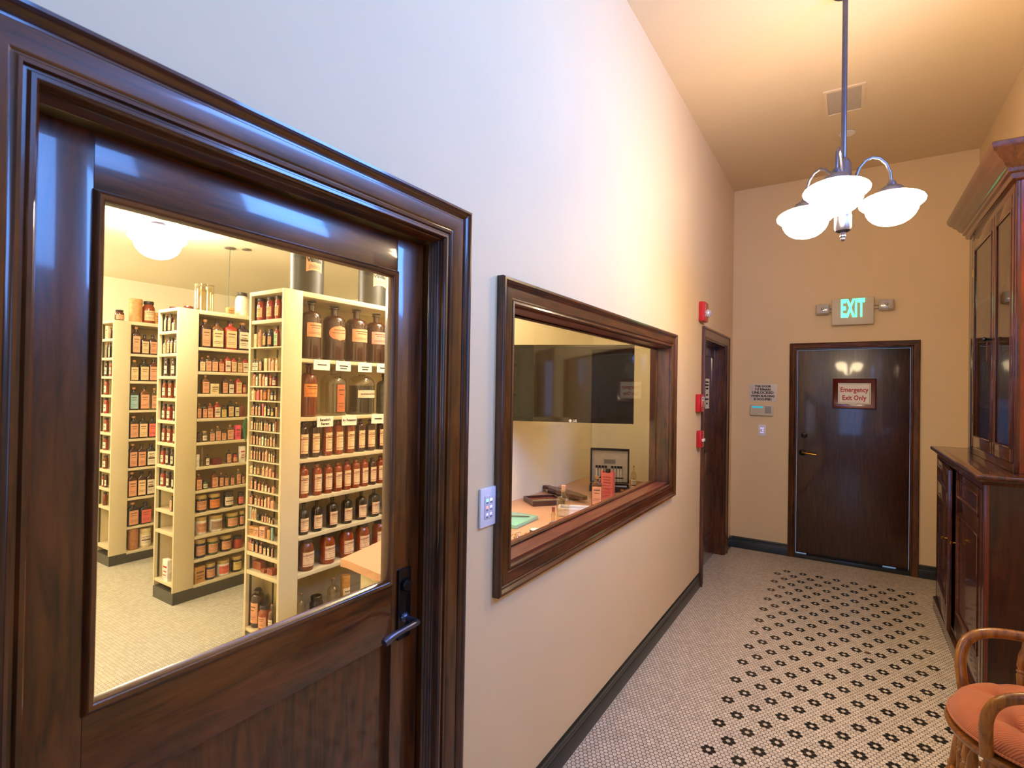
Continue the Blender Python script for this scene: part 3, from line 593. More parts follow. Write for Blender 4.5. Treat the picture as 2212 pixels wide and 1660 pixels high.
def container(ty,w,h,bc,lc,seed=0):
    """returns [(partname, mesh)]; first is the body; fronts face -y, base at z=0"""
    key=(ty,round(w,3),round(h,3),bc,lc)
    if key in _mc: return _mc[key]
    w=max(w,.006); h=max(h,.012); r=w/2; out=[]; small=w<.024
    ns=14 if w<.04 else 20 if w<.08 else 28
    B=MB(); body=bmat(bc); cap=MB(); capm=DARKCAP; capn='stopper'; lab=None; lz=(.12,.62)
    if ty in('rnd','tn','jug','hjug','djug'):
        sh={'rnd':.77,'tn':.62,'jug':.70,'hjug':.66,'djug':.66}[ty]; nr=r*{'rnd':.44,'tn':.30,'jug':.30,'hjug':.27,'djug':.26}[ty]; nz={'rnd':.88,'tn':.80,'jug':.84,'hjug':.86,'djug':.86}[ty]
        zz=lambda f:f*h
        pr=[(r*.9,0),(r*.98,h*.015),(r,h*.04),(r,zz(sh))]
        for q in (20,40,60,78):
            a=math.radians(q); pr.append((nr+(r-nr)*math.cos(a),zz(sh)+(zz(nz)-zz(sh))*math.sin(a)*.95))
        pr+=[(nr,zz(nz)),(nr,zz(.93)),(nr*1.35,zz(.94)),(nr*1.35,zz(.965)),(nr*.8,zz(.966))]
        B.lathe(pr,n=ns)
        if ty=='jug': cap.lathe([(nr*.7,h*.95),(nr*.8,h*.972),(nr*1.5,h*.985),(nr*1.45,h),(0,h)],n=12); capn='stopper'
        else: cap.lathe([(nr*.85,h*.96),(nr*.95,h),(0,h)],n=10); capm=CORK if bc in('cl','pkl') or ty=='tn' and bc=='am' else DARKCAP
        lz={'rnd':(.13,.66),'tn':(.10,.52),'jug':(.38,.62)}.get(ty,(.16,.6))
        if ty in('hjug','djug'): lz=(.08,.64) if ty=='hjug' else (.36,.52)
    elif ty=='jar':
        B.lathe([(r*.92,0),(r,h*.04),(r,h*.66),(r*.94,h*.74),(r*.78,h*.81),(r*.72,h*.84),(r*.72,h*.88)],n=ns)
        cap.lathe([(r*.80,h*.86),(r*.82,h*.87),(r*.82,h*.985),(r*.76,h),(0,h)],n=ns); capn='lid'; lz=(.14,.58)
        if bc=='pkl' or bc=='cl' : capm=LIDTAN
    elif ty=='tub':
        B.lathe([(r*.95,0),(r*.99,h*.03),(r,h*.08),(r,h*.78),(r*.97,h*.80)],n=ns)
        cap.lathe([(r*1.0,h*.79),(r*1.02,h*.80),(r*1.02,h*.96),(r*.97,h),(0,h)],n=ns); capn='lid'; lz=(.14,.66); capm=LIDTAN if bc in('dk','gn','bl','wh') else DARKCAP
        if bc in('tan','bnl','crm') and lc in('0','w'): capm=bmat(bc)
    elif ty=='lid': B.lathe([(r,0),(r,h*.8),(r*.9,h),(0,h)],n=ns); cap=None
    elif ty=='cyl':
        B.lathe([(r,0),(r,h),(r*1.04,h),(r*1.04,h*.97),(r*.96,h*.97),(r*.96,.004),(0,.004)],n=ns); cap=None
    elif ty=='box':
        d=w*(.62 if w<.07 else .45); B.box(-w/2,w/2,-d/2,d/2,0,h,0,.0008); cap=None
        if lc=='0': lab='boxprint'
    else: # sq
        d=w*.62; c_=w*.12
        B.loft([rr(w*.96,d*.96,0,c_),rr(w,d,h*.02,c_),rr(w,d,h*.71,c_),rr(w*.94,d*.94,h*.755,c_*1.4),rr(w*.68,d*.74,h*.80,c_*2),rr(w*.40,w*.40,h*.825,w*.19),rr(w*.38,w*.38,h*.885,w*.18),rr(w*.48,w*.48,h*.89,w*.23),rr(w*.48,w*.48,h*.915,w*.23)])
        cap.lathe([(w*.2,h*.90),(w*.22,h),(0,h)],n=8); capm=CORK if (bc in('cl','pkl','crm','or') or (seed%3==0)) else DARKCAP; lz=(.06,.66) if not small else (.05,.72)
    out.append(('body',mesh_from(B,ty,[body])))
    if cap is not None: out.append((capn,mesh_from(cap,capn,[capm])))
    if ty=='hjug': out.append(('handle',mesh_from(MB().tube([(r*.25,0,h*.93),(r*.6,0,h*.93),(r*.72,0,h*.86),(r*.6,0,h*.76)],.005,8),'handle',[body])))
    if ty=='djug': out.append(('liquid',mesh_from(MB().lathe([(0,.004),(r*.93,.004),(r*.94,h*.62),(0,h*.62)],n=ns),'liquid',[LIQ])))
    if bc=='cot': out.append(('cotton_filling',mesh_from(MB().lathe([(0,.004),(r*.9,.01),(r*.9,h*.7),(0,h*.72)],n=12),'cotton',[plain('cotton_wool','#e4d8b6',.95,noise=.25,nscale=60)])))
    # label
    if lc!='0' and lc in LM:
        lm=LM[lc]; Lb=MB(); e=.0007; a0,a1=lz; za,zb=h*a0,h*a1
        flat=ty in('sq','box'); N_=10
        def surf(u,v,lift=e):   # u in -1..1, v in 0..1
            z=za+(zb-za)*v
            if flat: return (u*w*.44,-(w*.31+lift) if ty=='sq' else -(d/2+lift),z)
            a=u*math.radians(60 if ty not in('tub','hjug') else 62 if ty=='tub' else 20); R=r+lift; return (R*math.sin(a),-R*math.cos(a),z)
        def patch(u0,u1,v0,v1,m,lift=e,n=N_):
            vs=[surf(u0+(u1-u0)*i/n,v,lift) for v in (v0,v1) for i in range(n+1)]
            Lb.add(vs,[(i,i+1,n+2+i,n+1+i) for i in range(n)],m)
        mats=[lm,BRNINK]
        if lc=='pO':
            n=8; R_=14; vs=[]
            for j in range(R_+1):
                q=-1+2*j/R_; hw=.95*math.sqrt(max(0.0,1-q*q))+.01
                vs+=[surf(-hw+2*hw*i/n,.5+.55*q) for i in range(n+1)]
            Lb.add(vs,[(j*(n+1)+i,j*(n+1)+i+1,(j+1)*(n+1)+i+1,(j+1)*(n+1)+i) for j in range(R_) for i in range(n)],0); patch(-.55,.55,.72,.76,1,e*2); patch(-.65,.65,.5,.53,1,e*2)
        else:
            patch(-1,1,0,1,0)
            if lc=='r':
                mats=[lm,BRNINK,ROSE]; e2=e*2
                patch(-1,-.93,0,1,2,e2,1); patch(-.97,.97,.10,.13,2,e2); patch(-.97,.97,.72,.755,2,e2); patch(-.6,.6,.80,.84,1,e2); patch(-.6,.5,.6,.62,1,e2); patch(-.5,.6,.45,.465,1,e2)
            elif not small:
                patch(-.7,.7,.78,.83,1,e*2); patch(-.55,.55,.62,.655,1,e*2); patch(-.75,.75,.3,.32,1,e*2); patch(-.75,.5,.2,.22,1,e*2)
                if lc in('w',): patch(-.8,.8,.44,.56,1,e*2)
            else: patch(-.6,.6,.62,.70,1,e*2,2)
        out.append(('label',mesh_from(Lb,'label',mats,smooth=30)))
    elif lab=='boxprint' and w>.03:
        Lb=MB(); y=-(w*(.62 if w<.07 else .45))/2-.0006
        Lb.box(-w*.36,w*.36,y,y+.0004,h*.62,h*.70).box(-w*.3,w*.3,y,y+.0004,h*.42,h*.47).box(-w*.36,w*.2,y,y+.0004,h*.25,h*.29)
        out.append(('print',mesh_from(Lb,'print',[REDINK if bc=='wh' else BRNINK],smooth=0)))
    _mc[key]=out; return out
ROWS=[
('CR',1.755,[('jug','am','p',2.003,-1.724,0.114,0.353),('jug','am','pO',2.179,-1.735,0.137,0.346),('jug','am','p',2.359,-1.737,0.141,0.349),('jug','am','pp',2.53,-1.736,0.139,0.344)]),
('CR',1.41,[('jug','or2','o',1.987,-1.716,0.098,0.319),('hjug','cl','rd',2.193,-1.748,0.162,0.306),('djug','cl','w',2.426,-1.752,0.17,0.309),('jug','gy','0',2.605,-1.722,0.11,0.274)]),
('CR',1.166,[('rnd','am','r',1.943,-1.696,0.057,0.232),('rnd','am','r',2.022,-1.697,0.059,0.232),('rnd','or','r',2.113,-1.697,0.059,0.225),('rnd','or','r',2.197,-1.698,0.061,0.221),('rnd','or','r',2.287,-1.698,0.061,0.213),('rnd','am','r',2.375,-1.698,0.061,0.214),('rnd','am','r',2.46,-1.698,0.063,0.21),('rnd','am','r',2.557,-1.698,0.063,0.211),('rnd','am','r',2.634,-1.698,0.062,0.208)]),
('CR',0.934,[('rnd','or','r',1.95,-1.697,0.059,0.199),('rnd','or','r',2.042,-1.695,0.056,0.193),('rnd','or','r',2.12,-1.695,0.056,0.186),('rnd','or','r',2.194,-1.695,0.056,0.184),('rnd','or','r',2.265,-1.695,0.056,0.187),('rnd','or','r',2.337,-1.696,0.057,0.188),('rnd','or','r',2.409,-1.695,0.057,0.186),('rnd','am','r',2.481,-1.695,0.056,0.182),('rnd','or','r',2.553,-1.696,0.057,0.184),('rnd','or','r',2.619,-1.695,0.057,0.18)]),
('CR',0.715,[('tn','dk','r',1.955,-1.697,0.059,0.187),('tn','dk','r',2.049,-1.699,0.064,0.203),('tn','dk','r',2.162,-1.701,0.068,0.192),('tn','dk','r',2.278,-1.703,0.071,0.19),('tn','dk','r',2.397,-1.703,0.072,0.194),('tn','dk','r',2.509,-1.704,0.074,0.19),('tn','am','r',2.588,-1.686,0.038,0.141)]),
('CR',0.495,[('jar','or2','r',1.989,-1.712,0.09,0.195),('jar','or','r',2.142,-1.714,0.093,0.197),('jar','or','r',2.289,-1.713,0.093,0.195),('jar','or','r',2.422,-1.713,0.092,0.192),('jar','or','r',2.573,-1.715,0.096,0.185)]),
('CR',0.16,[('tn','cl','0',1.946,-1.693,0.051,0.207),('jar','dk','0',2.064,-1.707,0.081,0.154),('tn','cl','0',2.187,-1.704,0.074,0.224),('tub','tan','w',2.274,-1.696,0.058,0.219)]),
('BR',1.869,[('sq','am','p',2.061,-3.07,0.051,0.212),('sq','bn','c',2.152,-3.074,0.063,0.209),('sq','rd','c',2.255,-3.076,0.07,0.221),('sq','pu','w',2.353,-3.075,0.067,0.22)]),
('BR',1.689,[('sq','am','c',2.041,-3.063,0.029,0.106),('sq','cl','p',2.085,-3.063,0.03,0.12),('sq','am','p',2.134,-3.065,0.035,0.116),('sq','or','p',2.182,-3.063,0.028,0.1),('sq','rd','w',2.232,-3.065,0.034,0.136),('sq','rd','c',2.28,-3.063,0.03,0.125),('sq','cl','c',2.328,-3.064,0.031,0.118),('sq','rd','w',2.373,-3.063,0.031,0.121)]),
('BR',1.521,[('sq','bn','p',2.067,-3.066,0.037,0.139),('box','crm','0',2.135,-3.072,0.057,0.078),('sq','am','p',2.214,-3.063,0.03,0.131),('sq','am','w',2.262,-3.063,0.028,0.113),('sq','rd','c',2.322,-3.065,0.037,0.137),('jar','rd','p',2.373,-3.07,0.032,0.089)]),
('BR',1.337,[('sq','bn','p',2.025,-3.06,0.02,0.111),('sq','am','p',2.066,-3.062,0.024,0.105),('sq','or','p',2.107,-3.064,0.032,0.112),('sq','rd','w',2.159,-3.065,0.035,0.122),('sq','am','y',2.208,-3.063,0.029,0.095),('sq','dk','c',2.262,-3.064,0.032,0.128),('sq','dk','w',2.311,-3.062,0.026,0.117),('sq','or2','0',2.356,-3.062,0.027,0.106)]),
('BR',1.159,[('jar','am','0',2.029,-3.067,0.026,0.076),('jar','cl','w',2.075,-3.073,0.037,0.081),('sq','cl','p',2.124,-3.062,0.026,0.091),('sq','cl','p',2.168,-3.063,0.029,0.114),('sq','am','p',2.212,-3.062,0.026,0.086),('sq','cl','p',2.264,-3.065,0.035,0.12),('box','pk','0',2.323,-3.064,0.032,0.114),('sq','dk','0',2.37,-3.06,0.018,0.109)]),
('BR',0.977,[('box','wh','0',2.021,-3.059,0.016,0.092),('rnd','cl','0',2.056,-3.063,0.018,0.141),('sq','am','w',2.092,-3.06,0.018,0.085),('box','mr','0',2.166,-3.071,0.054,0.046),('sq','am','p',2.255,-3.061,0.022,0.109),('jar','rd','p',2.311,-3.072,0.035,0.074),('box','wh','0',2.363,-3.064,0.032,0.125)]),
('BR',0.801,[('sq','or2','p',2.034,-3.063,0.029,0.119),('jar','gn','w',2.086,-3.073,0.039,0.068),('sq','or2','p',2.15,-3.065,0.036,0.122),('sq','am','p',2.201,-3.061,0.023,0.108),('sq','am','p',2.239,-3.061,0.021,0.098),('sq','am','p',2.285,-3.06,0.021,0.092),('sq','cl','p',2.335,-3.062,0.026,0.123),('sq','am','p',2.372,-3.059,0.016,0.081)]),
('BR',0.631,[('tub','dk','p',2.068,-3.092,0.076,0.126),('tub','dk','o',2.167,-3.096,0.083,0.122),('tub','bk','w',2.275,-3.089,0.07,0.122),('tub','bk','pk',2.368,-3.077,0.045,0.101)]),
('BR',0.462,[('tub','wh','p',2.07,-3.092,0.076,0.131),('tub','wh','g',2.185,-3.1,0.093,0.122),('tub','gn','p',2.31,-3.097,0.087,0.117),('tub','dk','p',2.377,-3.072,0.036,0.119)]),
('BR',0.289,[('tub','bl','p',2.067,-3.09,0.072,0.136),('tub','gn','p',2.159,-3.092,0.076,0.127),('tub','dk','p',2.262,-3.096,0.083,0.123),('tub','rd','0',2.357,-3.089,0.069,0.092)]),
('BR',0.105,[('box','tan','0',2.054,-3.071,0.055,0.12),('tub','bl','p',2.144,-3.089,0.069,0.12),('tub','wh','pk',2.248,-3.098,0.088,0.116),('tub','dk','y',2.352,-3.093,0.078,0.121)]),
('BL',1.981,[('sq','dk','c',-3.261,1.882,0.027,0.127),('sq','am','p',-3.196,1.881,0.027,0.133),('sq','cl','c',-3.14,1.881,0.025,0.08)]),
('BL',1.816,[('sq','cl','p',-3.264,1.882,0.029,0.102),('sq','am','p',-3.206,1.88,0.024,0.118),('sq','am','p',-3.161,1.881,0.025,0.116),('sq','cl','c',-3.106,1.879,0.021,0.118)]),
('BL',1.65,[('jar','am','w',-3.26,1.892,0.038,0.131),('jar','am','w',-3.154,1.892,0.038,0.129)]),
('BL',1.487,[('jar','or','w',-3.282,1.891,0.037,0.132),('jar','or','w',-3.194,1.892,0.038,0.13),('jar','or','w',-3.105,1.884,0.021,0.131)]),
('BL',1.323,[('jar','or2','w',-3.283,1.891,0.035,0.119),('jar','rd','w',-3.206,1.892,0.038,0.118),('jar','am','w',-3.115,1.885,0.023,0.124)]),
('BL',1.159,[('jar','or','w',-3.276,1.89,0.033,0.12),('jar','or','w',-3.195,1.892,0.038,0.121),('jar','or','w',-3.108,1.884,0.023,0.123)]),
('BL',0.993,[('jar','rd','w',-3.289,1.891,0.035,0.118),('jar','am','w',-3.21,1.89,0.035,0.124),('jar','am','w',-3.138,1.888,0.03,0.12)]),
('BL',0.829,[('jar','rd','w',-3.281,1.891,0.037,0.113),('jar','am','w',-3.194,1.891,0.036,0.115),('jar','am','w',-3.117,1.884,0.021,0.116)]),
('BL',0.664,[('sq','am','p',-3.116,1.881,0.025,0.125)]),
('BL',0.145,[('box','wh','0',-3.189,1.89,0.054,0.156)]),
('AR',1.854,[('sq','am','p',2.121,-4.37,0.055,0.243),('sq','am','c',2.188,-4.367,0.045,0.179),('sq','am','p',2.254,-4.367,0.045,0.182)]),
('AR',1.611,[('sq','cl','c',2.11,-4.367,0.045,0.187),('sq','dk','c',2.189,-4.372,0.061,0.199),('sq','rdk','p',2.265,-4.369,0.051,0.203)]),
('AR',1.351,[('sq','dk','bl',2.112,-4.368,0.048,0.203),('sq','bn','p',2.197,-4.372,0.061,0.21),('sq','cl','p',2.275,-4.364,0.036,0.197)]),
('AR',1.095,[('sq','dk','p',2.115,-4.369,0.052,0.2),('sq','dk','c',2.191,-4.372,0.06,0.197),('sq','dk','pk',2.264,-4.367,0.045,0.194)]),
('AR',0.835,[('sq','am','p',2.113,-4.369,0.052,0.212),('sq','am','p',2.183,-4.368,0.05,0.206),('sq','bk','w',2.259,-4.369,0.051,0.204)]),
('AR',0.57,[('sq','am','p',2.113,-4.369,0.05,0.225),('sq','am','c',2.188,-4.369,0.053,0.219),('sq','am','w',2.258,-4.369,0.051,0.216)]),
('AR',0.314,[('sq','dk','p',2.123,-4.372,0.061,0.208),('sq','bk','pk',2.224,-4.373,0.064,0.195)]),
('AR',0.096,[('tub','bnl','0',2.14,-4.393,0.08,0.188),('tub','crm','w',2.238,-4.397,0.089,0.172)]),
('AL',1.98,[('box','crm','0',-4.514,1.962,0.031,0.116),('sq','rdk','0',-4.442,1.958,0.02,0.094)]),
('AL',1.813,[('sq','dk','0',-4.515,1.959,0.022,0.131),('sq','dk','c',-4.455,1.958,0.02,0.134)]),
('AL',1.65,[('jar','am','w',-4.544,1.968,0.032,0.146),('jar','or','w',-4.444,1.964,0.024,0.147)]),
('AL',1.486,[('jar','or','w',-4.549,1.971,0.038,0.142)]),
('AL',1.319,[('jar','rd','w',-4.548,1.972,0.04,0.146)]),
('AL',1.155,[('jar','or','w',-4.538,1.972,0.04,0.126)]),
('AL',0.994,[('jar','or','w',-4.543,1.973,0.042,0.12)]),
('AL',0.828,[('jar','or2','w',-4.54,1.973,0.041,0.117)]),
('AL',0.667,[('jar','or','w',-4.547,1.962,0.021,0.112),('jar','am','w',-4.495,1.966,0.028,0.111)]),
('AL',0.505,[('jar','or2','0',-4.525,1.971,0.038,0.114)]),
('CL',1.977,[('jar','rd','c',-1.928,1.81,0.046,0.153),('jar','rd','c',-1.832,1.808,0.042,0.152),('jar','rd','c',-1.752,1.803,0.032,0.151)]),
('CL',1.818,[('box','crm','0',-1.95,1.794,0.021,0.08),('rnd','pkl','p',-1.915,1.799,0.024,0.106),('rnd','am','y',-1.869,1.799,0.023,0.098),('jar','dk','p',-1.818,1.801,0.028,0.104),('sq','rd','gn',-1.747,1.794,0.022,0.113)]),
('CL',1.679,[('sq','cl','w',-1.975,1.794,0.021,0.089),('sq','cl','w',-1.93,1.792,0.018,0.089),('sq','am','p',-1.893,1.792,0.016,0.1),('box','crm','0',-1.84,1.792,0.017,0.079),('box','pkl','0',-1.804,1.791,0.011,0.068),('sq','pkl','p',-1.774,1.793,0.02,0.087),('sq','crm','c',-1.736,1.791,0.014,0.09)]),
('CL',1.589,[('rnd','pkl','p',-1.974,1.797,0.021,0.078),('sq','gn','w',-1.924,1.792,0.016,0.059),('box','pkl','0',-1.894,1.791,0.014,0.077),('sq','pkl','p',-1.86,1.791,0.013,0.073),('sq','mr','w',-1.829,1.792,0.017,0.077),('rnd','rd','p',-1.796,1.794,0.013,0.077),('jar','mr','w',-1.766,1.8,0.026,0.048)]),
('CL',1.505,[('sq','crm','w',-1.98,1.792,0.015,0.067),('box','tan','0',-1.946,1.791,0.014,0.044),('sq','pk','pk',-1.913,1.792,0.017,0.055),('box','tan','0',-1.878,1.79,0.011,0.049),('rnd','or2','o',-1.849,1.797,0.021,0.067),('rnd','tan','p',-1.811,1.794,0.014,0.061),('jar','bl','w',-1.78,1.796,0.018,0.044),('jar','or2','c',-1.745,1.793,0.013,0.045)]),
('CL',1.414,[('sq','am','p',-1.991,1.792,0.015,0.051),('sq','am','p',-1.956,1.792,0.015,0.06),('sq','am','p',-1.924,1.791,0.014,0.055),('sq','am','p',-1.894,1.791,0.013,0.056),('box','pk','0',-1.861,1.79,0.009,0.07),('sq','dk','y',-1.837,1.792,0.015,0.067),('rnd','dk','w',-1.807,1.794,0.014,0.052),('jar','am','y',-1.774,1.796,0.018,0.039),('box','pkl','0',-1.729,1.789,0.008,0.044)]),
('CL',1.328,[('sq','cl','w',-1.994,1.791,0.013,0.057),('sq','rdk','p',-1.965,1.791,0.012,0.06),('sq','am','p',-1.937,1.79,0.01,0.048),('sq','am','c',-1.914,1.79,0.01,0.049),('sq','am','c',-1.892,1.79,0.008,0.05),('sq','am','c',-1.87,1.791,0.012,0.051),('sq','am','p',-1.834,1.79,0.011,0.05),('sq','am','p',-1.812,1.79,0.011,0.051),('sq','dk','p',-1.785,1.792,0.017,0.042),('sq','cl','w',-1.75,1.791,0.012,0.046),('box','rd','0',-1.729,1.789,0.007,0.048)]),
('CL',1.241,[('sq','am','p',-1.993,1.79,0.011,0.055),('sq','am','c',-1.969,1.791,0.012,0.063),('sq','am','p',-1.941,1.791,0.013,0.062),('sq','am','p',-1.91,1.791,0.012,0.06),('sq','rd','c',-1.883,1.791,0.013,0.046),('sq','gn','w',-1.854,1.791,0.014,0.057),('sq','am','c',-1.825,1.791,0.012,0.05),('sq','am','p',-1.799,1.79,0.01,0.046),('sq','cl','p',-1.773,1.792,0.015,0.062),('sq','cl','p',-1.743,1.791,0.012,0.048)]),
('CL',1.152,[('sq','am','c',-1.991,1.791,0.012,0.058),('sq','rdk','p',-1.963,1.791,0.012,0.06),('sq','am','p',-1.934,1.791,0.012,0.059),('sq','am','p',-1.907,1.79,0.01,0.058),('sq','am','p',-1.882,1.791,0.012,0.056),('sq','rdk','p',-1.847,1.791,0.013,0.053),('sq','pkl','p',-1.819,1.791,0.014,0.068),('sq','am','c',-1.785,1.791,0.012,0.051),('sq','am','c',-1.763,1.79,0.009,0.053),('sq','am','p',-1.742,1.79,0.011,0.045)]),
('CL',1.066,[('sq','cl','c',-1.986,1.791,0.013,0.051),('sq','cl','c',-1.958,1.791,0.014,0.06),('sq','cl','c',-1.928,1.791,0.012,0.046),('rnd','cl','p',-1.898,1.797,0.02,0.049),('sq','cl','p',-1.842,1.792,0.017,0.054),('sq','pkl','p',-1.809,1.792,0.015,0.051),('sq','pkl','p',-1.776,1.792,0.015,0.045),('sq','mr','p',-1.744,1.791,0.013,0.032)]),
('CL',0.977,[('jar','pkl','p',-2.009,1.798,0.022,0.059),('sq','am','p',-1.956,1.792,0.016,0.055),('sq','am','p',-1.919,1.792,0.015,0.056),('sq','rd','p',-1.882,1.792,0.016,0.04),('sq','cl','c',-1.846,1.792,0.015,0.041),('sq','rd','w',-1.813,1.791,0.014,0.038),('sq','am','c',-1.782,1.791,0.014,0.026),('sq','pkl','p',-1.747,1.792,0.015,0.033)]),
('CL',0.887,[('sq','cl','p',-1.997,1.792,0.015,0.041),('sq','rdk','p',-1.96,1.794,0.022,0.042),('sq','cl','c',-1.913,1.792,0.015,0.045),('sq','rd','p',-1.879,1.792,0.015,0.042),('sq','am','p',-1.846,1.791,0.014,0.045),('sq','pkl','c',-1.817,1.791,0.014,0.047),('box','pkl','0',-1.786,1.791,0.012,0.048),('sq','pkl','p',-1.752,1.793,0.018,0.043)]),
('CL',0.8,[('box','pkl','0',-2.006,1.791,0.014,0.063),('box','tl','0',-1.968,1.791,0.014,0.065),('rnd','crm','p',-1.942,1.792,0.011,0.054),('rnd','crm','p',-1.92,1.793,0.012,0.055),('jar','dk','0',-1.891,1.796,0.018,0.029),('sq','rdk','p',-1.84,1.791,0.012,0.034),('sq','rdk','p',-1.816,1.791,0.012,0.038),('sq','am','p',-1.794,1.79,0.009,0.038),('sq','am','c',-1.772,1.791,0.012,0.034),('sq','am','p',-1.747,1.79,0.011,0.022)]),
('CL',0.706,[('box','tan','0',-1.995,1.8,0.042,0.04),('box','pkl','0',-1.898,1.795,0.026,0.04),('box','pkl','0',-1.84,1.797,0.032,0.052),('box','tan','0',-1.779,1.792,0.016,0.044),('box','tl','0',-1.748,1.79,0.01,0.062)]),
('CL',0.612,[('sq','or','p',-1.978,1.793,0.019,0.069),('sq','am','c',-1.934,1.793,0.019,0.055),('sq','am','p',-1.894,1.793,0.018,0.057),('sq','am','p',-1.853,1.792,0.016,0.051),('sq','dk','c',-1.813,1.792,0.017,0.042),('sq','dk','c',-1.776,1.792,0.016,0.049),('sq','dk','p',-1.741,1.791,0.012,0.052)]),
('CL',0.5,[('box','brk','0',-1.939,1.813,0.085,0.017),('box','brk','0',-1.846,1.794,0.024,0.002),('box','brk','0',-1.781,1.798,0.037,0.022)]),
('CL',0.16,[('rnd','am','p',-1.956,1.827,0.079,0.222),('jar','or','p',-1.857,1.82,0.066,0.144),('tn','cl','w',-1.765,1.802,0.031,0.172)]),
('AT',2.142,[('jar','rdk','p',2.018,-4.448,0.072,0.099),('tub','tan','0',2.15,-4.464,0.104,0.217),('jar','or','c',2.254,-4.463,0.101,0.21),('box','tan','0',2.311,-4.42,0.026,0.11)]),
('BT',2.149,[('lid','rdk','0',1.888,-3.187,0.05,0.01),('lid','rdk','0',2.0,-3.196,0.069,0.033),('cyl','cl','0',2.13,-3.23,0.135,0.219),('box','tan','0',2.306,-3.174,0.04,0.062),('jar','cot','0',2.421,-3.211,0.098,0.204)]),
]

ORD=['first','second','third','fourth','fifth','sixth','seventh','eighth','ninth','tenth','eleventh','twelfth','thirteenth','fourteenth','fifteenth','sixteenth','seventeenth']
BW={'am':'amber','or':'orange','or2':'dark orange','rd':'red','rdk':'dark red','bn':'brown','dk':'dark','bk':'black','gy':'grey','gn':'green','pu':'plum','bl':'navy','pk':'pink','pkl':'pale pink','crm':'cream','tan':'tan','mr':'maroon','wh':'white','tl':'teal','brk':'brick-red','bnl':'light brown','cot':'cotton-filled','cl':'clear glass'}
KIND={'rnd':('round_bottle','bottle'),'tn':('long_necked_bottle','bottle'),'jug':('glass_jug','jug'),'hjug':('handled_jug','jug'),'djug':('glass_jug','jug'),'jar':('wide_mouth_jar','jar'),'tub':('canister','canister'),'lid':('jar_lid','lid'),'cyl':('glass_cylinder','glass cylinder'),'box':('cardboard_box','box'),'sq':('medicine_bottle','bottle')}
SIDE={'R':'wide side','L':'narrow end'}
rown={}
for fc,z,items in ROWS: rown.setdefault(fc,[]).append(z)
for fc,z,items in ROWS:
    zs=sorted(rown[fc],reverse=True); ri=zs.index(z)
    for i,(ty,bc,lc,a,dpl,w_,h_) in enumerate(items):
        case=NM[fc[0]]
        if ty=='box' and h_<.03: h_=[.045,.02,.034][i%3]; w_=min(w_,.085)
        if w_>.02 and fc=='CL' and h_<.045 and ty!='box': h_=.05
        if fc[1] in 'RL':
            zl=sorted((ZR if fc[1]=='R' else ZL)[fc[0]]); up=[q for q in zl if q>z+.02]; lim=(up[0]-(.022 if not(fc[0]=='C' and fc[1]=='L' and .58<up[0]<1.9) else .012) if up else 2.117)-z-.006
            h_=min(h_,lim)
        if ty in('sq','box') or fc=='CL':
            nb=[abs(q[3]-a)-(q[5]*.5 if False else 0) for q in items if q is not items[i]]
            gap=min(nb) if nb else 1
            k_=1.38 if ty in('sq','box') else 1.15
            w_=max(w_,min(w_*k_,gap*.93))
        if fc[1]=='L':
            Xc=CASES[fc[0]][0]; Lc=.343 if fc[0]=='C' else .305; w_=min(w_,.08); a=min(max(a,Xc-Lc+.0225+w_/2+(.005 if ty=='box' else 0)),Xc-.0225-w_/2-(.005 if ty=='box' else 0))
        if fc=='CL' and z<.55: w_=min(w_,.078); dpl=1.775+.014+w_/2
        if fc=='CL' and .55<z<1.7: h_=min(h_*1.18+.004,.072)
        parts=container(ty,w_,h_,bc,lc,i)
        nm,cat=KIND[ty]
        if w_<.024 and ty in('sq','rnd','jar'): nm='medicine_vial'; cat='vial'
        x,y,rz=(dpl,a,PI/2) if fc[1] in 'RT' else (a,dpl,0)
        o=bpy.data.objects.new(nm,parts[0][1]); COL.objects.link(o); o.location=(x,y,z+.0006); o.rotation_euler.z=rz+(random.uniform(-.10,.10) if ty!='box' else random.uniform(-.05,.12))
        kd=cat
        if fc[1]=='T': lb=f"{BW[bc]} {kd}, {ORD[i]} from left on top of the {case} bookcase"; grp=f"things on top of the {case} bookcase"
        else:
            if ri==len(zs)-1: rw='bottom shelf'
            elif ri==0: rw='top shelf'
            else: rw=f"{ORD[ri]} shelf from top"
            lb=f"{BW[bc]} {kd}, {ORD[i]} from left, {rw}, {SIDE[fc[1]]} of {case} bookcase"; grp=f"containers on the {rw}, {SIDE[fc[1]]} of {case} bookcase"
        tag(o,lb,cat,grp)
        for pn,me in parts[1:]:
            c=bpy.data.objects.new(pn,me); COL.objects.link(c); c.parent=o
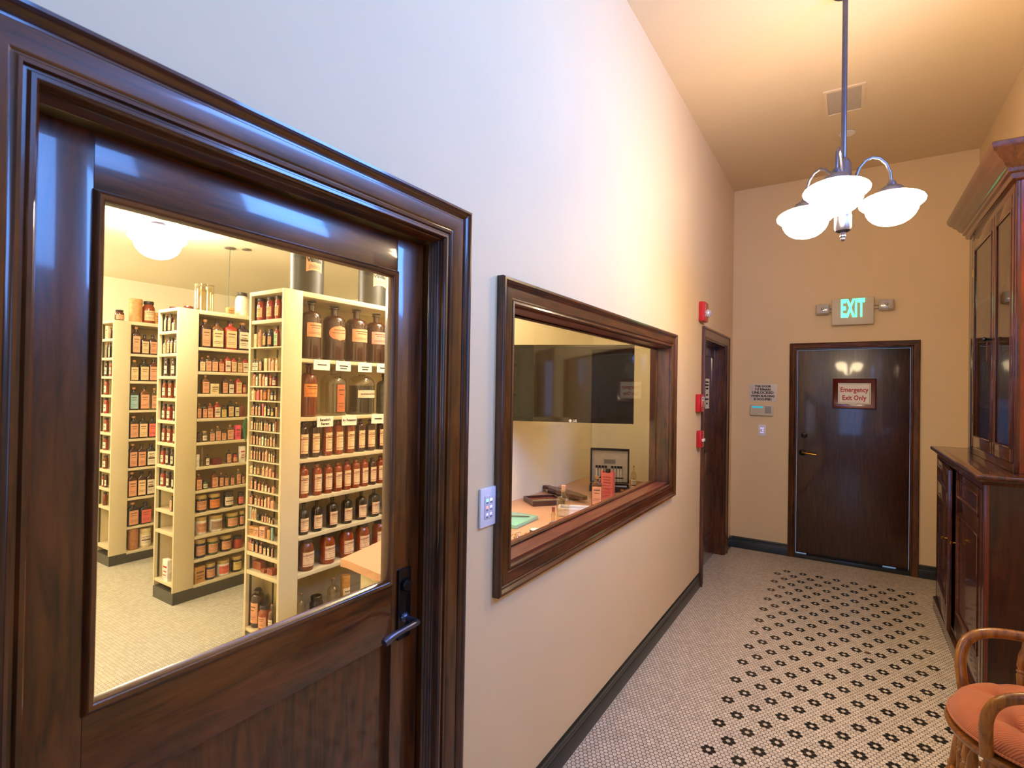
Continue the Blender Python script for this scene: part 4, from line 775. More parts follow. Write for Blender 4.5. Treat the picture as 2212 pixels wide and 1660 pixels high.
# tall dark tins on top of the nearest bookcase
def tin(y,yb,where):
    t=thing('drug_tin',(-1.81,y,2.1475),f'tall dark cylindrical tin with arched orange label, {where} above the amber jugs','tin','tall tins on the nearest bookcase')
    t.rotation_euler.z=0
    R=.098
    obj('body',MB().lathe([(R,.0),(R*1.01,.004),(R,.01),(R,.47),(R*1.02,.475),(R*1.02,.52),(R*.6,.535),(0,.54)],-1.81,y,2.1475,32),plain('dark_tin_enamel','#2b2921',.45,noise=.05),t)
    lb=MB(); n=14; vs=[]
    for v in range(2):
        for i in range(n+1):
            u=-1+2*i/n; a=-.62+u*.52; z=2.285+.10*v+.012*(1-u*u); vs.append((-1.81+(R+.001)*math.cos(a+.45),y+(R+.001)*math.sin(a+.45),z))
    lb.add(vs,[(i,i+1,n+2+i,n+1+i) for i in range(n)])
    l=obj('label',lb,LM['p'],t,'orange paper label with arched lettering')
    tm=MB(); s_='WESTERN'
    for i,ch in enumerate(s_):
        a=-.62+(-.55+1.15*i/6)*.52+.45; u=-.55+1.15*i/6
        g=text_mb(ch,.036,'x+',0,(0,0),bold=.0016,depth=.0004); Rm=Matrix.Rotation(a,3,'Z'); zc=2.348+.012*(1-u*u)
        tm.add([tuple(Rm@Vector((R+.0016+x,yy,zz))+Vector((-1.81,y,zc))) for x,yy,zz in g.v],g.f)
    for k in range(3):
        vs=[]
        for v in range(2):
            for i in range(n+1):
                u=-.7+1.4*i/n; a=-.62+u*.52+.45; z=2.30+k*.008+.003*v+.01*(1-u*u)+.003*math.sin(u*14+k); vs.append((-1.81+(R+.0016)*math.cos(a),y+(R+.0016)*math.sin(a),z))
        tm.add(vs,[(i,i+1,n+2+i,n+1+i) for i in range(n)])
    obj('lettering',tm,plain('dark_green_ink','#23302a',.6),l,smooth=0)
tin(2.03,0,'left one'); tin(2.56,0,'right one')
# green ribbon hanging from the nearest bookcase corner
rb=MB(); P=[(-2.0,1.77,1.40),(-2.004,1.765,1.37),(-2.002,1.762,1.33),(-1.998,1.763,1.29),(-1.994,1.765,1.26)]
obj('green_tape',MB().tube(P,[(.003,.004),(.003,.011),(.003,.013),(.003,.008),(.003,.003)],8),plain('green_tape','#2f6a48',.6),None,'dark green hanging tape on the left edge of the nearest bookcase','tape')
# ================================================================ counter behind the window
DZ=.80
poly=[(-.135,1.505),(-.90,1.617),(-.949,1.617),(-.958,1.66),(-1.02,1.956),(-1.03,2.2),(-1.0,2.8),(-.983,2.852),(-.983,4.498),(-.135,4.498)]
t=thing('counter',(-.5,3.0,0),'long peach laminate counter running behind the glazed door and window','counter')
obj('worktop',MB().prism(poly,DZ-.035,DZ),PEACH,t)
sp=MB().loft([[(-.86,1.66,z),(-.14,1.555,z),(-.14,1.58,z),(-.86,1.685,z)] for z in (0,DZ-.036)])
obj('end_panel',sp,SHELF,t); obj('front_panel',MB().box(-.90,-.88,1.72,2.8,0,DZ-.036),SHELF,t)
# television on a swing arm
yr=(-.158,3.30); L=.84; ang=math.radians(21.7); cxT,cyT=yr[0]-L/2*math.cos(ang),yr[1]-L/2*math.sin(ang)
t=thing('television',(cxT,cyT,1.379),'flat black television on a wall arm behind the window glass','television')
ho=obj('housing',MB().box(cxT-L/2,cxT+L/2,cyT,cyT+.045,1.379,1.898,0,.004),BLACK,t)
obj('screen',MB().box(cxT-L/2+.014,cxT+L/2-.014,cyT-.0015,cyT+.001,1.412,1.884),plain('dark_screen','#0c0b0a',.06,noise=0,coat=0),ho)
lg=MB().lathe([(.010,0),(.010,.001),(0,.001)],cxT+.03-.022,cyT-.0005,1.390,16,M_=Matrix.Rotation(PI/2,4,'X'))
text_mb('LG',.022,'y-',cyT-.0005,(cxT+.03+.008,1.390),bold=.0012,depth=.0006,mb=lg)
obj('logo',lg,plain('silver_print','#c9c4ba',.4),ho,smooth=0)
obj('wall_arm',MB().tube([(cxT,cyT+.046,1.64),(cxT+.02,cyT+.35,1.64),(cxT+.02,cyT+.75,1.64),(cxT+.33,cyT+1.05,1.64)],.016,8),BLACKM,t)
t.rotation_euler.z=ang
def rbox(name,cx,cy,ang,w,d,z0,z1,mat,parent=None,**k):
    c,s=math.cos(ang),math.sin(ang); q=[(cx+c*u-s*v,cy+s*u+c*v) for u,v in ((-w/2,-d/2),(w/2,-d/2),(w/2,d/2),(-w/2,d/2))]
    return obj(name,MB().prism(q,z0,z1),mat,parent,**k)
def place(parts,name,loc,rz,label,cat):
    o=bpy.data.objects.new(name,parts[0][1]); COL.objects.link(o); o.location=loc; o.rotation_euler.z=rz; tag(o,label,cat)
    for pn,me in parts[1:]:
        c=bpy.data.objects.new(pn,me); COL.objects.link(c); c.parent=o
    return o
# open instrument case
A=math.radians(21.5); cx,cy=-.575,3.93
t=thing('instrument_case',(cx,cy,DZ),'open black medical instrument case with pale vials in its upright lid','instrument case')
VELVET=plain('dark_velvet','#2a1518',.9,noise=.15); LINER=plain('pale_satin_liner','#d8ccb8',.5,noise=.08); LEATH=plain('black_leather','#16181a',.45,noise=.2,bump=.2); IVORY=plain('ivory','#efe6d2',.35)
tray=MB().box(cx-.155,cx+.155,cy-.075,cy-.069,DZ+.001,DZ+.045).box(cx-.155,cx+.155,cy+.069,cy+.075,DZ+.001,DZ+.045).box(cx-.155,cx-.149,cy-.069,cy+.069,DZ+.001,DZ+.045).box(cx+.149,cx+.155,cy-.069,cy+.069,DZ+.001,DZ+.045).box(cx-.149,cx+.149,cy-.069,cy+.069,DZ+.001,DZ+.008)
obj('tray',tray,LEATH,t); bd=obj('tray_lining',MB().box(cx-.148,cx+.148,cy-.068,cy+.068,DZ+.008,DZ+.030),VELVET,t)
for i in range(3):
    for j in range(2): obj('cap',MB().lathe([(.017,0),(.017,.012),(.012,.018),(0,.019)],cx-.12+j*.045,cy-.045+i*.04,DZ+.031,14),IVORY if i%2 else plain('rose_cap','#8f6a60',.5),t)
for i in range(3): obj('steel_instrument',MB().tube([(cx+.03,cy-.045+i*.03,DZ+.036),(cx+.135,cy-.04+i*.03,DZ+.036)],[.004,.006],8),STEEL,t)
for sx in (-.1,.1): obj('clasp',MB().box(cx+sx-.012,cx+sx+.012,cy-.078,cy-.075,DZ+.015,DZ+.030,0,.001),BRASS,t)
lid=MB(); yl=cy+.078
lid.box(cx-.155,cx+.155,yl+.02,yl+.026,DZ+.048,DZ+.325).box(cx-.155,cx-.143,yl,yl+.02,DZ+.048,DZ+.325).box(cx+.143,cx+.155,yl,yl+.02,DZ+.048,DZ+.325).box(cx-.143,cx+.143,yl,yl+.02,DZ+.307,DZ+.325).box(cx-.143,cx+.143,yl,yl+.02,DZ+.048,DZ+.054)
obj('lid',lid,LEATH,t); ln=obj('lid_lining',MB().box(cx-.142,cx+.142,yl+.016,yl+.0199,DZ+.055,DZ+.306),LINER,t)
obj('name_plate',MB().box(cx-.045,cx+.045,yl+.012,yl+.0158,DZ+.20,DZ+.235),plain('grey_plate','#8d8884',.4),ln)
for i,x in enumerate((-.105,-.08,-.055,-.03,.02,.045,.070,.09)):
    v=obj('vial',MB().lathe([(.008,0),(.0085,.005),(.0085,.085),(.006,.10),(.006,.118)],cx+x,yl+.006,DZ+.056,10),IVORY,t); obj('cap',MB().lathe([(.0085,.110),(.0085,.128),(0,.129)],cx+x,yl+.006,DZ+.056,10),BLACKM,v)
obj('retaining_strap',MB().box(cx-.12,cx+.11,yl-.004,yl-.002,DZ+.085,DZ+.094),VELVET,t)
t.rotation_euler.z=A
# tinctures on the counter
pb=container('sq',.072,.235,'dk','0',1)
t=thing('boxed_bottle',(-.452,3.60,DZ),'coral paper box around a dark bottle, in front of the instrument case','bottle')
CORAL=plain('coral_paper','#e2705a',.6,noise=.08)
bx=MB(); wq,dq,hq=.088,.066,.20
for (u0,u1,v0,v1) in ((-wq/2,wq/2,-dq/2,-dq/2+.002),(-wq/2,wq/2,dq/2-.002,dq/2),(-wq/2,-wq/2+.002,-dq/2,dq/2),(wq/2-.002,wq/2,-dq/2,dq/2)): bx.box(-.452+u0,-.452+u1,3.60+v0,3.60+v1,DZ+.001,DZ+hq)
for u in (-.038,.038): bx.box(-.452+u-.007,-.452+u+.007,3.60-dq/2,3.60-dq/2+.002,DZ+hq,DZ+hq+.018)
bo=obj('paper_box',bx,CORAL,t)
pr_=MB()
for i,z in enumerate((.165,.145,.125,.105,.085,.075,.06,.05,.035,.025)): pr_.box(-.452-.03+.004*(i%3),-.452+.03-.004*(i%2),3.60-dq/2-.0012,3.60-dq/2-.0004,DZ+z,DZ+z+(.007 if i<3 else .004))
obj('print',pr_,plain('brick_print','#b3452f',.6),bo,smooth=0)
obj('bottle',MB().loft([[(x-.452,y+3.60,z+DZ) for x,y,z in rr(.06,.05,zz,.01)] for zz in (.004,.16)]+[[(x-.452,y+3.60,z+DZ) for x,y,z in rr(.03,.03,zz,.014)] for zz in (.18,.2)]+[[(x-.452,y+3.60,z+DZ) for x,y,z in rr(.038,.038,zz,.018)] for zz in (.203,.225)]),bmat('dk'),t)
t.rotation_euler.z=.12
place(container('sq',.070,.205,'bn','p',0),'medicine_bottle',(-.435,3.36,DZ+.0006),.42,'square brown bottle with tan label, in front of the coral box','bottle')
t=place(container('tn',.044,.215,'cl','w',0),'medicine_bottle',(-.375,3.93,DZ+.0006),.3,'slim clear bottle half full of brown liquid, right of the instrument case','bottle')
liq=bpy.data.objects.new('liquid',mesh_from(MB().lathe([(0,.004),(.0205,.004),(.0205,.105),(0,.115)],n=14),'liquid',[plain('brown_tincture','#3a1a0a',.2)])); COL.objects.link(liq); liq.parent=t
t=place([('b',mesh_from(MB().loft([rr(.072,.05,0,.01),rr(.074,.052,.005,.01),rr(.074,.052,.125,.01),rr(.060,.044,.145,.016),rr(.028,.028,.155,.014),rr(.024,.024,.185,.012),rr(.036,.036,.187,.018),rr(.036,.036,.193,.018)]),'clear_bottle',[BGLASS])),('cork',mesh_from(MB().lathe([(.009,.18),(.0125,.212),(.014,.213),(.014,.219),(0,.22)],n=14),'cork',[plain('pale_cork','#d9a98a',.7)]))],'corked_bottle',(-.425,2.835,DZ+.0006),.35,'large clear glass bottle with pale cork stopper on the counter','bottle')
place([('b',mesh_from(MB().lathe([(.011,0),(.012,.003),(.012,.055),(.008,.062),(.008,.075)],n=14),'vial',[BGLASS])),('cork',mesh_from(MB().lathe([(.0085,.066),(.010,.092),(0,.093)],n=12),'cork',[plain('red_brown_cork','#8c4a34',.7)]))],'corked_vial',(-.462,2.78,DZ+.0006),0,'tiny clear vial with red-brown cork, beside the corked bottle','vial')
# wooden tray, strop, white tray, glass slab ...
def rot_thing(name,loc,ang,label,cat): t=thing(name,loc,label,cat); return t
x0,y0=-.775,3.225
t=thing('wooden_tray',(x0,y0,DZ),'shallow dark wooden tray with red-brown lining and ruler, left on the counter','tray')
DW=wood('dark_tray_wood','x','#2a130c','#4d2818',rough=.4); RW=plain('red_lining','#8c3f30',.6,noise=.1)
w_,d_=.20,.235
fr=MB().box(x0-w_/2,x0+w_/2,y0-d_/2,y0-d_/2+.01,DZ+.001,DZ+.034).box(x0-w_/2,x0+w_/2,y0+d_/2-.01,y0+d_/2,DZ+.001,DZ+.034).box(x0-w_/2,x0-w_/2+.01,y0-d_/2+.01,y0+d_/2-.01,DZ+.001,DZ+.034).box(x0+w_/2-.01,x0+w_/2,y0-d_/2+.01,y0+d_/2-.01,DZ+.001,DZ+.034)
obj('rim',fr,DW,t); obj('lining',MB().box(x0-w_/2+.01,x0+w_/2-.01,y0-d_/2+.01,y0+d_/2-.01,DZ+.001,DZ+.018),RW,t)
obj('ruler',MB().box(x0+.03,x0+.065,y0-.10,y0+.10,DZ+.018,DZ+.032),plain('olive_ruler','#8a7652',.5),t); obj('divider',MB().box(x0+.008,x0+.014,y0-.10,y0+.10,DZ+.018,DZ+.030),DW,t)
for i in range(3): obj('pin',MB().lathe([(.005,0),(.006,.004),(0,.007)],x0-.06+.02*i,y0+.06-.04*(i%2),DZ+.018,8),STEEL,t)
t.rotation_euler.z=math.radians(-40)
x0,y0=-.76,3.50
t=thing('razor_strop',(x0,y0,DZ),'long dark brown wooden paddle lying behind the wooden tray','wooden paddle')
outl=[(-.25,-.012),(-.235,-.026),(-.20,-.026),(-.175,-.018),(-.15,-.034),(-.05,-.046),(.04,-.046),(.07,-.040),(.10,-.046),(.17,-.040),(.20,-.030),(.235,-.032),(.25,-.02)]
pl=[(x0+a,y0+b) for a,b in outl]+[(x0+a,y0-b) for a,b in reversed(outl)]
obj('paddle',MB().prism(pl,DZ+.022,DZ+.046),wood('strop_wood','x','#3a1d12','#6b3c28',rough=.4),t)
obj('base_block',MB().box(x0-.17,x0+.16,y0-.03,y0+.03,DZ+.001,DZ+.022,0,.004),BLACKM,t); obj('hanging_hole',MB().lathe([(.008,0),(.008,.001),(0,.001)],x0+.19,y0,DZ+.0461,12),BLACKM,t)
t.rotation_euler.z=math.radians(-26)
x0,y0=-.395,3.045
t=thing('white_tray',(x0,y0,DZ),'white enamel lidless box behind the corked bottle on the counter','tray')
wt=MB(); w_,d_,h_=.30,.11,.05
wt.box(x0-w_/2,x0+w_/2,y0-d_/2,y0-d_/2+.004,DZ+.001,DZ+h_).box(x0-w_/2,x0+w_/2,y0+d_/2-.004,y0+d_/2,DZ+.001,DZ+h_).box(x0-w_/2,x0-w_/2+.004,y0-d_/2,y0+d_/2,DZ+.001,DZ+h_).box(x0+w_/2-.004,x0+w_/2,y0-d_/2,y0+d_/2,DZ+.001,DZ+h_).box(x0-w_/2,x0+w_/2,y0-d_/2,y0+d_/2,DZ+.001,DZ+.006)
obj('box',wt,WHITEP,t); obj('rim',MB().frame([(x0-w_/2,y0-d_/2),(x0-w_/2,y0+d_/2),(x0+w_/2,y0+d_/2),(x0+w_/2,y0-d_/2)],[(.003,DZ+h_-.006),(.003,DZ+h_+.002),(-.010,DZ+h_+.002),(-.010,DZ+h_-.006)],True,'z',0,1),WHITEP,t)
t.rotation_euler.z=math.radians(24)
TEAL=plain('teal_glass','#8fcfb4',.08,coat=.6,noise=.03); 
x0,y0=-.72,2.655
t=thing('glass_slab',(x0,y0,DZ),'thick pale teal glass slab at the left end of the window counter','glass slab')
obj('slab',MB().box(x0-.15,x0+.15,y0-.14,y0+.14,DZ+.001,DZ+.022,0,.003),TEAL,t); t.rotation_euler.z=math.radians(3)
obj('spatula',MB().tube([(-.74,2.66,DZ+.028),(-.66,2.70,DZ+.027),(-.60,2.735,DZ+.0255)],[(.004,.009),(.003,.008),(.0025,.002)],8),DKSTEEL,None,'dark steel spatula lying on the teal glass slab','spatula')
t=thing('tipped_vial',(-.405,2.66,DZ),'small glass vial with dark blue cap lying on the counter','vial')
dr=Vector((.28,-.96,0)); Mq=dr.to_track_quat('Z','Y').to_matrix().to_4x4()
obj('barrel',MB().lathe([(.016,-.05),(.017,-.045),(.017,0)],-.405,2.66,DZ+.019,14,M_=Mq),plain('frosted_vial','#b7a89c',.25,coat=.4),t); obj('cap',MB().lathe([(.019,0),(.0195,.016),(.017,.019),(0,.019)],-.405,2.66,DZ+.020,16,M_=Mq),plain('navy_cap','#1c1f52',.4),t)
t=thing('ointment_tin',(-.385,2.44,DZ),'small round dark tin with white top near the window sill','tin')
obj('body',MB().lathe([(.032,.0),(.0325,.002),(.0325,.040)],-.385,2.44,DZ+.001,28),plain('tin_side','#5a4c42',.4,metal=.3),t); obj('lid',MB().lathe([(.0325,.032),(.034,.033),(.034,.044),(.031,.046),(0,.046)],-.385,2.44,DZ+.001,28,mf=[0,0,0,1]),[plain('tin_rim','#4a4038',.4,metal=.4),WHITEM],t)
rbox('paper_scrap',-.375,2.555,.3,.07,.06,DZ+.0005,DZ+.002,WHITEM,None,label='small white paper scrap between the round tin and the tipped vial',cat='paper')
t=thing('wire_dish',(-.42,2.335,DZ),'small glass dish holding loose gold wires, lowest left behind the window','dish')
obj('dish',MB().lathe([(.022,.001),(.026,.004),(.034,.022),(.035,.022),(.030,.004),(0,.003)],-.42,2.335,DZ,20),BGLASS,t)
for i in range(6):
    a=i*1.1; obj('wire',MB().tube([(-.42+.012*math.cos(a),2.335+.012*math.sin(a),DZ+.006),(-.42+.02*math.cos(a+.5),2.335+.02*math.sin(a+.5),DZ+.03),(-.42+.04*math.cos(a+1),2.335+.04*math.sin(a+1),DZ+.045-.006*(i%3)),(-.42+.045*math.cos(a+1.6),2.335+.045*math.sin(a+1.6),DZ+.03)],.0014,6),BRASS,t)
# ================================================================ glazed cabinet on the right
t=thing('display_cabinet',(1.75,4.2,0),'tall dark mahogany glazed cabinet against the right wall','cabinet')
cy0,cy1,cx0,cx1=3.42,5.03,1.582,1.926
obj('plinth',MB().box(cx0-.015,cx1,cy0-.012,cy1+.02,0,.085,0,.003).loft([[(cx0-.015,cy0-.012,.085),(cx1,cy0-.012,.085),(cx1,cy1+.02,.085),(cx0-.015,cy1+.02,.085)],[(cx0-.002,cy0,.10),(cx1,cy0,.10),(cx1,cy1,.10),(cx0-.002,cy1,.10)]]),CABH,t)
obj('side_panel',MB().box(cx0+.012,cx1,cy0+.004,cy0+.026,.10,1.165),wood('panel_mahogany','z','#1f0d07','#47220f',rough=.3,coat=.4),t,'brown near side panel')
obj('side_panel',MB().box(cx0,cx1,cy1-.022,cy1,.10,1.165),CABW,t)
obj('corner_post',MB().box(cx0,cx0+.022,cy0+.003,cy0+.055,.10,1.165,0,.003),CABW,t); obj('edge_strip',MB().box(cx0+.004,cx0+.018,cy0-.002,cy0+.003,.10,1.165,0,.001),plain('orange_mahogany_edge','#64290f',.35,coat=.3),t)
obj('corner_post',MB().box(cx0,cx0+.04,cy1-.03,cy1,.10,1.165,0,.003),CABW,t)
obj('back_panel',MB().box(cx1-.01,cx1,cy0+.03,cy1-.022,.10,1.165),CABW,t)
obj('top_rail',MB().box(cx0,cx0+.022,cy0+.055,cy1-.03,1.135,1.165),CABH,t); obj('bottom_board',MB().box(cx0+.003,cx1-.01,cy0+.03,cy1-.022,.10,.125),CABH,t)
obj('inner_shelf',MB().box(cx0+.04,cx1-.012,cy0+.03,cy1-.022,.62,.638),CABH,t)
def cab_door(ya,yb,hinge_y,ang,knob_y,kz):
    d=bpy.data.objects.new('door',None)
    th=.022; xf=cx0-.001; root=thing('door',(xf,hinge_y,.13),None,None); root.parent=t; root.location=(xf-t.location.x,hinge_y-t.location.y,.13); root.empty_display_size=.03
    za,zb,s_=.13,1.132,.075; zr=(.27,.885,.98,1.09)
    m=MB(); X0=xf; X1=xf+th
    m.box(X0,X1,ya,ya+s_,za,zb,0,.002).box(X0,X1,yb-s_,yb,za,zb,0,.002)
    for (p,q) in ((za,zr[0]),(zr[1],zr[2]),(zr[3],zb)): m.box(X0,X1,ya+s_,yb-s_,p,q,1,.001)
    obj('door_frame',m,[CABW,CABH],root)
    for (p,q) in ((zr[0],zr[1]),(zr[2],zr[3])):
        obj('door_panel',MB().box(X0+.010,X1-.002,ya+s_,yb-s_,p,q),CABW,root)
        obj('panel_moulding',MB().frame([(ya+s_,p),(ya+s_,q),(yb-s_,q),(yb-s_,p)],[(0,-.009),(.002,.003),(-.004,.005),(-.010,.002),(-.016,-.004),(-.016,-.009)],True,'x',X0,-1,0),CABH,root)
    obj('knob',MB().lathe([(.005,0),(.005,.012),(.011,.018),(.012,.024),(.007,.029),(0,.03)],X0,knob_y,kz,14,M_=Matrix.Rotation(-PI/2,4,'Y')),BRASS,root)
    root.rotation_euler.z=ang
cab_door(3.478,4.235,3.478,0,4.205,.69)
cab_door(4.240,4.998,4.998,math.radians(-2.6),4.27,.70)
for i,(y,z,c) in enumerate(((4.29,.64,'bl'),(4.36,.64,'rd'),(4.30,.127,'tl'),(4.42,.127,'bl'))):
    place(container('jar' if i%2 else 'sq',.055,.15,c,'w',i),'medicine_bottle',(1.68,y,z),-PI/2,('navy','red','teal','dark blue')[i]+' container glimpsed in the dark gap of the cabinet doors, '+('upper left','upper right','lower left','lower right')[i],'bottle')
ct=MB().frame([(cx1,cy0),(cx0,cy0),(cx0,cy1),(cx1,cy1)],[(-.02,1.165),(.008,1.165),(.012,1.176),(.024,1.182),(.034,1.190),(.038,1.202),(.036,1.210),(.028,1.216),(-.02,1.216)],False,'z',0,1)
ct.box(cx0+.01,cx1,cy0+.01,cy1-.01,1.166,1.2155)
obj('counter_top',ct,CABH,t)
hx0,hy0,hy1,hz0,hz1=1.715,3.553,4.745,1.2165,2.70
obj('hutch_side',MB().box(hx0+.008,cx1,hy0,hy0+.022,hz0,hz1),FLAME,t,'flame-figured orange-red side panel'); obj('hutch_side',MB().box(hx0,cx1,hy1-.022,hy1,hz0,hz1),CABW,t)
obj('hutch_post',MB().box(hx0,hx0+.02,hy0-.002,hy0+.022,hz0,hz1,0,.004),CABW,t); obj('hutch_post',MB().box(hx0-.001,hx0+.022,4.605,hy1+.001,hz0,hz1,0,.003),plain('ebonised_post','#1d1418',.2,coat=.6),t)
obj('hutch_back',MB().box(cx1-.008,cx1,hy0+.022,hy1-.022,hz0,hz1),plain('salmon_backing','#b5765c',.6,noise=.04),t)
obj('hutch_rail',MB().box(hx0,hx0+.02,hy0+.022,4.605,hz0,hz0+.045,0,.002),CABH,t); obj('hutch_rail',MB().box(hx0,hx0+.02,hy0+.022,4.605,2.635,hz1,0,.002),CABH,t)
for z in (1.545,1.85,2.22): obj('hutch_shelf',MB().box(hx0+.03,cx1-.009,hy0+.022,hy1-.022,z-.018,z),CABH,t)
co=MB().frame([(cx1,hy0),(hx0,hy0),(hx0,hy1),(cx1,hy1)],[(-.02,2.685),(.012,2.685),(.018,2.69),(.022,2.715),(.034,2.722),(.036,2.74),(.052,2.752),(.062,2.775),(.080,2.79),(.083,2.80),(.100,2.815),(.110,2.835),(.112,2.855),(.105,2.862),(-.02,2.862)],False,'z',0,1)
co.box(hx0+.01,cx1,hy0+.01,hy1-.01,2.686,2.861)
obj('cornice',co,CABH,t)
def glass_door(ya,yb,ga,gb,knob=None):
    m=MB(); X0,X1=hx0-.003,hx0+.017; za,zb=hz0+.048,2.632; g0,g1=1.334,2.562
    m.box(X0,X1,ya,ga,za,zb,0,.002).box(X0,X1,gb,yb,za,zb,0,.002).box(X0,X1,ga,gb,za,g0,1,.001).box(X0,X1,ga,gb,g1,zb,1,.001)
    f=obj('glass_door',m,[CABW,CABH],t)
    obj('moulding',MB().frame([(ga,g0),(ga,g1),(gb,g1),(gb,g0)],[(.004,0),(.004,.002),(-.002,.004),(-.006,.002),(-.008,0)],True,'x',X0,-1),CABH,f)
    obj('pane',MB().box(X0+.003,X0+.006,ga-.004,gb+.004,g0-.004,g1+.004),PANE,f)
    if knob: obj('knob',MB().lathe([(.006,0),(.005,.018),(.011,.024),(.014,.032),(.010,.040),(0,.042)],X0,knob[0],knob[1],14,M_=Matrix.Rotation(-PI/2,4,'Y')),IRON,f)
    return f
glass_door(3.578,4.005,3.625,3.950); fd=glass_door(4.010,4.602,4.065,4.545,(4.045,1.93))
obj('drop_pull',MB().tube([(hx0-.022,4.045,1.915),(hx0-.022,4.045,1.80)],.004,8),plain('red_cord','#4e1a12',.6),fd)
for z in (1.45,1.86,2.42): obj('hinge',MB().box(hx0-.0045,hx0+.004,4.598,4.612,z-.025,z+.025),BRASS,t)
# things inside the hutch
place(container('jar',.075,.17,'wh','0',0),'apothecary_jar',(1.83,3.68,1.851),-PI/2,'tall white jar on the upper cabinet shelf, behind the near glass door','jar')
place(container('box',.06,.11,'crm','0',0),'cardboard_box',(1.83,3.86,1.851),-PI/2+.1,'cream box on the upper cabinet shelf, beside the white jar','box')
place(container('rnd',.07,.20,'wh','0',1),'round_bottle',(1.84,3.76,1.851),-PI/2,'white round bottle on the upper cabinet shelf, between jar and cream box','bottle')
place(container('sq',.085,.20,'dk','rd',0),'medicine_bottle',(1.83,3.80,1.546),-PI/2,'dark bottle with rust label on the middle cabinet shelf','bottle')
place(container('tub',.09,.13,'rdk','0',0),'canister',(1.83,3.66,1.546),-PI/2,'dark red canister on the middle cabinet shelf, beside the dark bottle','canister')
t2=thing('oval_label_tin',(1.825,3.80,hz0+.001),'green tin with cream oval label at the bottom of the cabinet','tin')
obj('body',MB().box(1.79,1.86,3.70,3.90,hz0+.001,hz0+.22,0,.006),plain('green_tin','#3f7462',.35,noise=.1),t2)
lb=MB(); n=28; lb.add([(1.789,3.80,1.335)]+[(1.789,3.80+.075*math.cos(2*PI*i/n),1.335+.055*math.sin(2*PI*i/n)) for i in range(n)],[(0,1+i,1+(i+1)%n) for i in range(n)]); obj('oval_label',lb,LM['c'],t2)
lt=MB(); lt.frame([(3.80+.07*math.cos(-2*PI*i/n),1.335+.05*math.sin(-2*PI*i/n)) for i in range(n)],[(0,0),(0,.0012),(-.003,.0012)],True,'x',1.7885,-1); lt.box(1.7878,1.7886,3.765,3.835,1.328,1.342)
obj('label_print',lt,REDINK,t2,smooth=0)
place(container('tub',.10,.08,'crm','w',0),'canister',(1.83,3.80,hz0+.2225),-PI/2,'cream canister standing on the green tin in the cabinet','canister')
# ================================================================ windsor armchair
CX_,CY_,SZ=1.615,2.50,.43
t=thing('armchair',(CX_,CY_,0),'golden oak windsor armchair with orange corduroy cushion, right foreground','chair')
def ring(R,z,n=40,sx=1.0): return [(CX_+R*sx*math.cos(2*PI*i/n),CY_+R*math.sin(2*PI*i/n),z) for i in range(n)]
obj('seat',MB().loft([ring(.262,SZ-.035),ring(.283,SZ-.028),ring(.290,SZ-.014),ring(.286,SZ-.003),ring(.270,SZ)]),OAKX,t)
CORD,tt_,pp=nt('orange_corduroy'); 
pp.inputs['Roughness'].default_value=.85; pp.inputs['Sheen Weight'].default_value=.5; pp.inputs['Sheen Tint'].default_value=(1,.6,.4,1)
tc=tt_.nodes.new('ShaderNodeTexCoord'); wv=tt_.nodes.new('ShaderNodeTexWave'); wv.bands_direction='Y'; wv.inputs['Scale'].default_value=60; tt_.links.new(tc.outputs['Object'],wv.inputs['Vector'])
rp=tt_.nodes.new('ShaderNodeValToRGB'); rp.color_ramp.elements[0].color=rgb('#a04f26'); rp.color_ramp.elements[1].color=rgb('#c26c3e'); tt_.links.new(wv.outputs['Fac'],rp.inputs[0]); tt_.links.new(rp.outputs[0],pp.inputs['Base Color'])
bp=tt_.nodes.new('ShaderNodeBump'); bp.inputs['Strength'].default_value=.4; bp.inputs['Distance'].default_value=.0015; tt_.links.new(wv.outputs['Fac'],bp.inputs['Height']); tt_.links.new(bp.outputs[0],pp.inputs['Normal'])
# tufted cushion: a height field on a disc with buttons
btn=[(-.10,.09),(.10,.09),(-.10,-.09),(.10,-.09),(0,0)]
nr,na=16,56; vs=[];fs=[]
def cush(u,v,top):
    r=math.hypot(u,v)/.277
    e=max(0,1-r**5)**.55
    if not top: return SZ+.004+.012*(1-e)
    h=.078*e
    for bx_,by_ in btn:
        dd=math.hypot(u-bx_,v-by_); h-=.034*math.exp(-(dd/.026)**2)+.018*math.exp(-(dd/.06)**2)
    for s_ in (-.10,.10):
        w1=math.exp(-((u-s_)/.018)**2)*(1 if abs(v)<.2 else .5); w2=math.exp(-((v-s_*.95)/.018)**2)*(1 if abs(u)<.2 else .5); h-=.013*w1+.013*w2
    return SZ+.016+max(h,.0)
for top in (1,0):
    b=len(vs); vs.append((CX_,CY_,cush(0,0,top)))
    for i in range(1,nr+1):
        rr_=.276*(i/nr)**.8
        for j in range(na):
            a=2*PI*j/na; u,v=rr_*math.cos(a),rr_*math.sin(a); vs.append((CX_+u,CY_+v,cush(u,v,top)))
    for j in range(na): fs.append((b,b+1+j,b+1+(j+1)%na))
    for i in range(nr-1):
        for j in range(na):
            p0=b+1+i*na+j; p1=b+1+i*na+(j+1)%na; fs.append((p0,p0+na,p1+na,p1))
b1=1+nr*na; o1=1+(nr-1)*na; 
for j in range(na): fs.append((o1+j,o1+(j+1)%na,b1+o1+(j+1)%na,b1+o1+j))
cm=MB().add(vs,fs)
cu_=obj('cushion',cm,CORD,t,'orange corduroy tufted cushion',smooth=80)
obj('piping',MB().tube([(CX_+.278*math.cos(2*PI*i/48),CY_+.278*math.sin(2*PI*i/48),SZ+.016) for i in range(48)],.0045,8,closed=True),CORD,cu_)
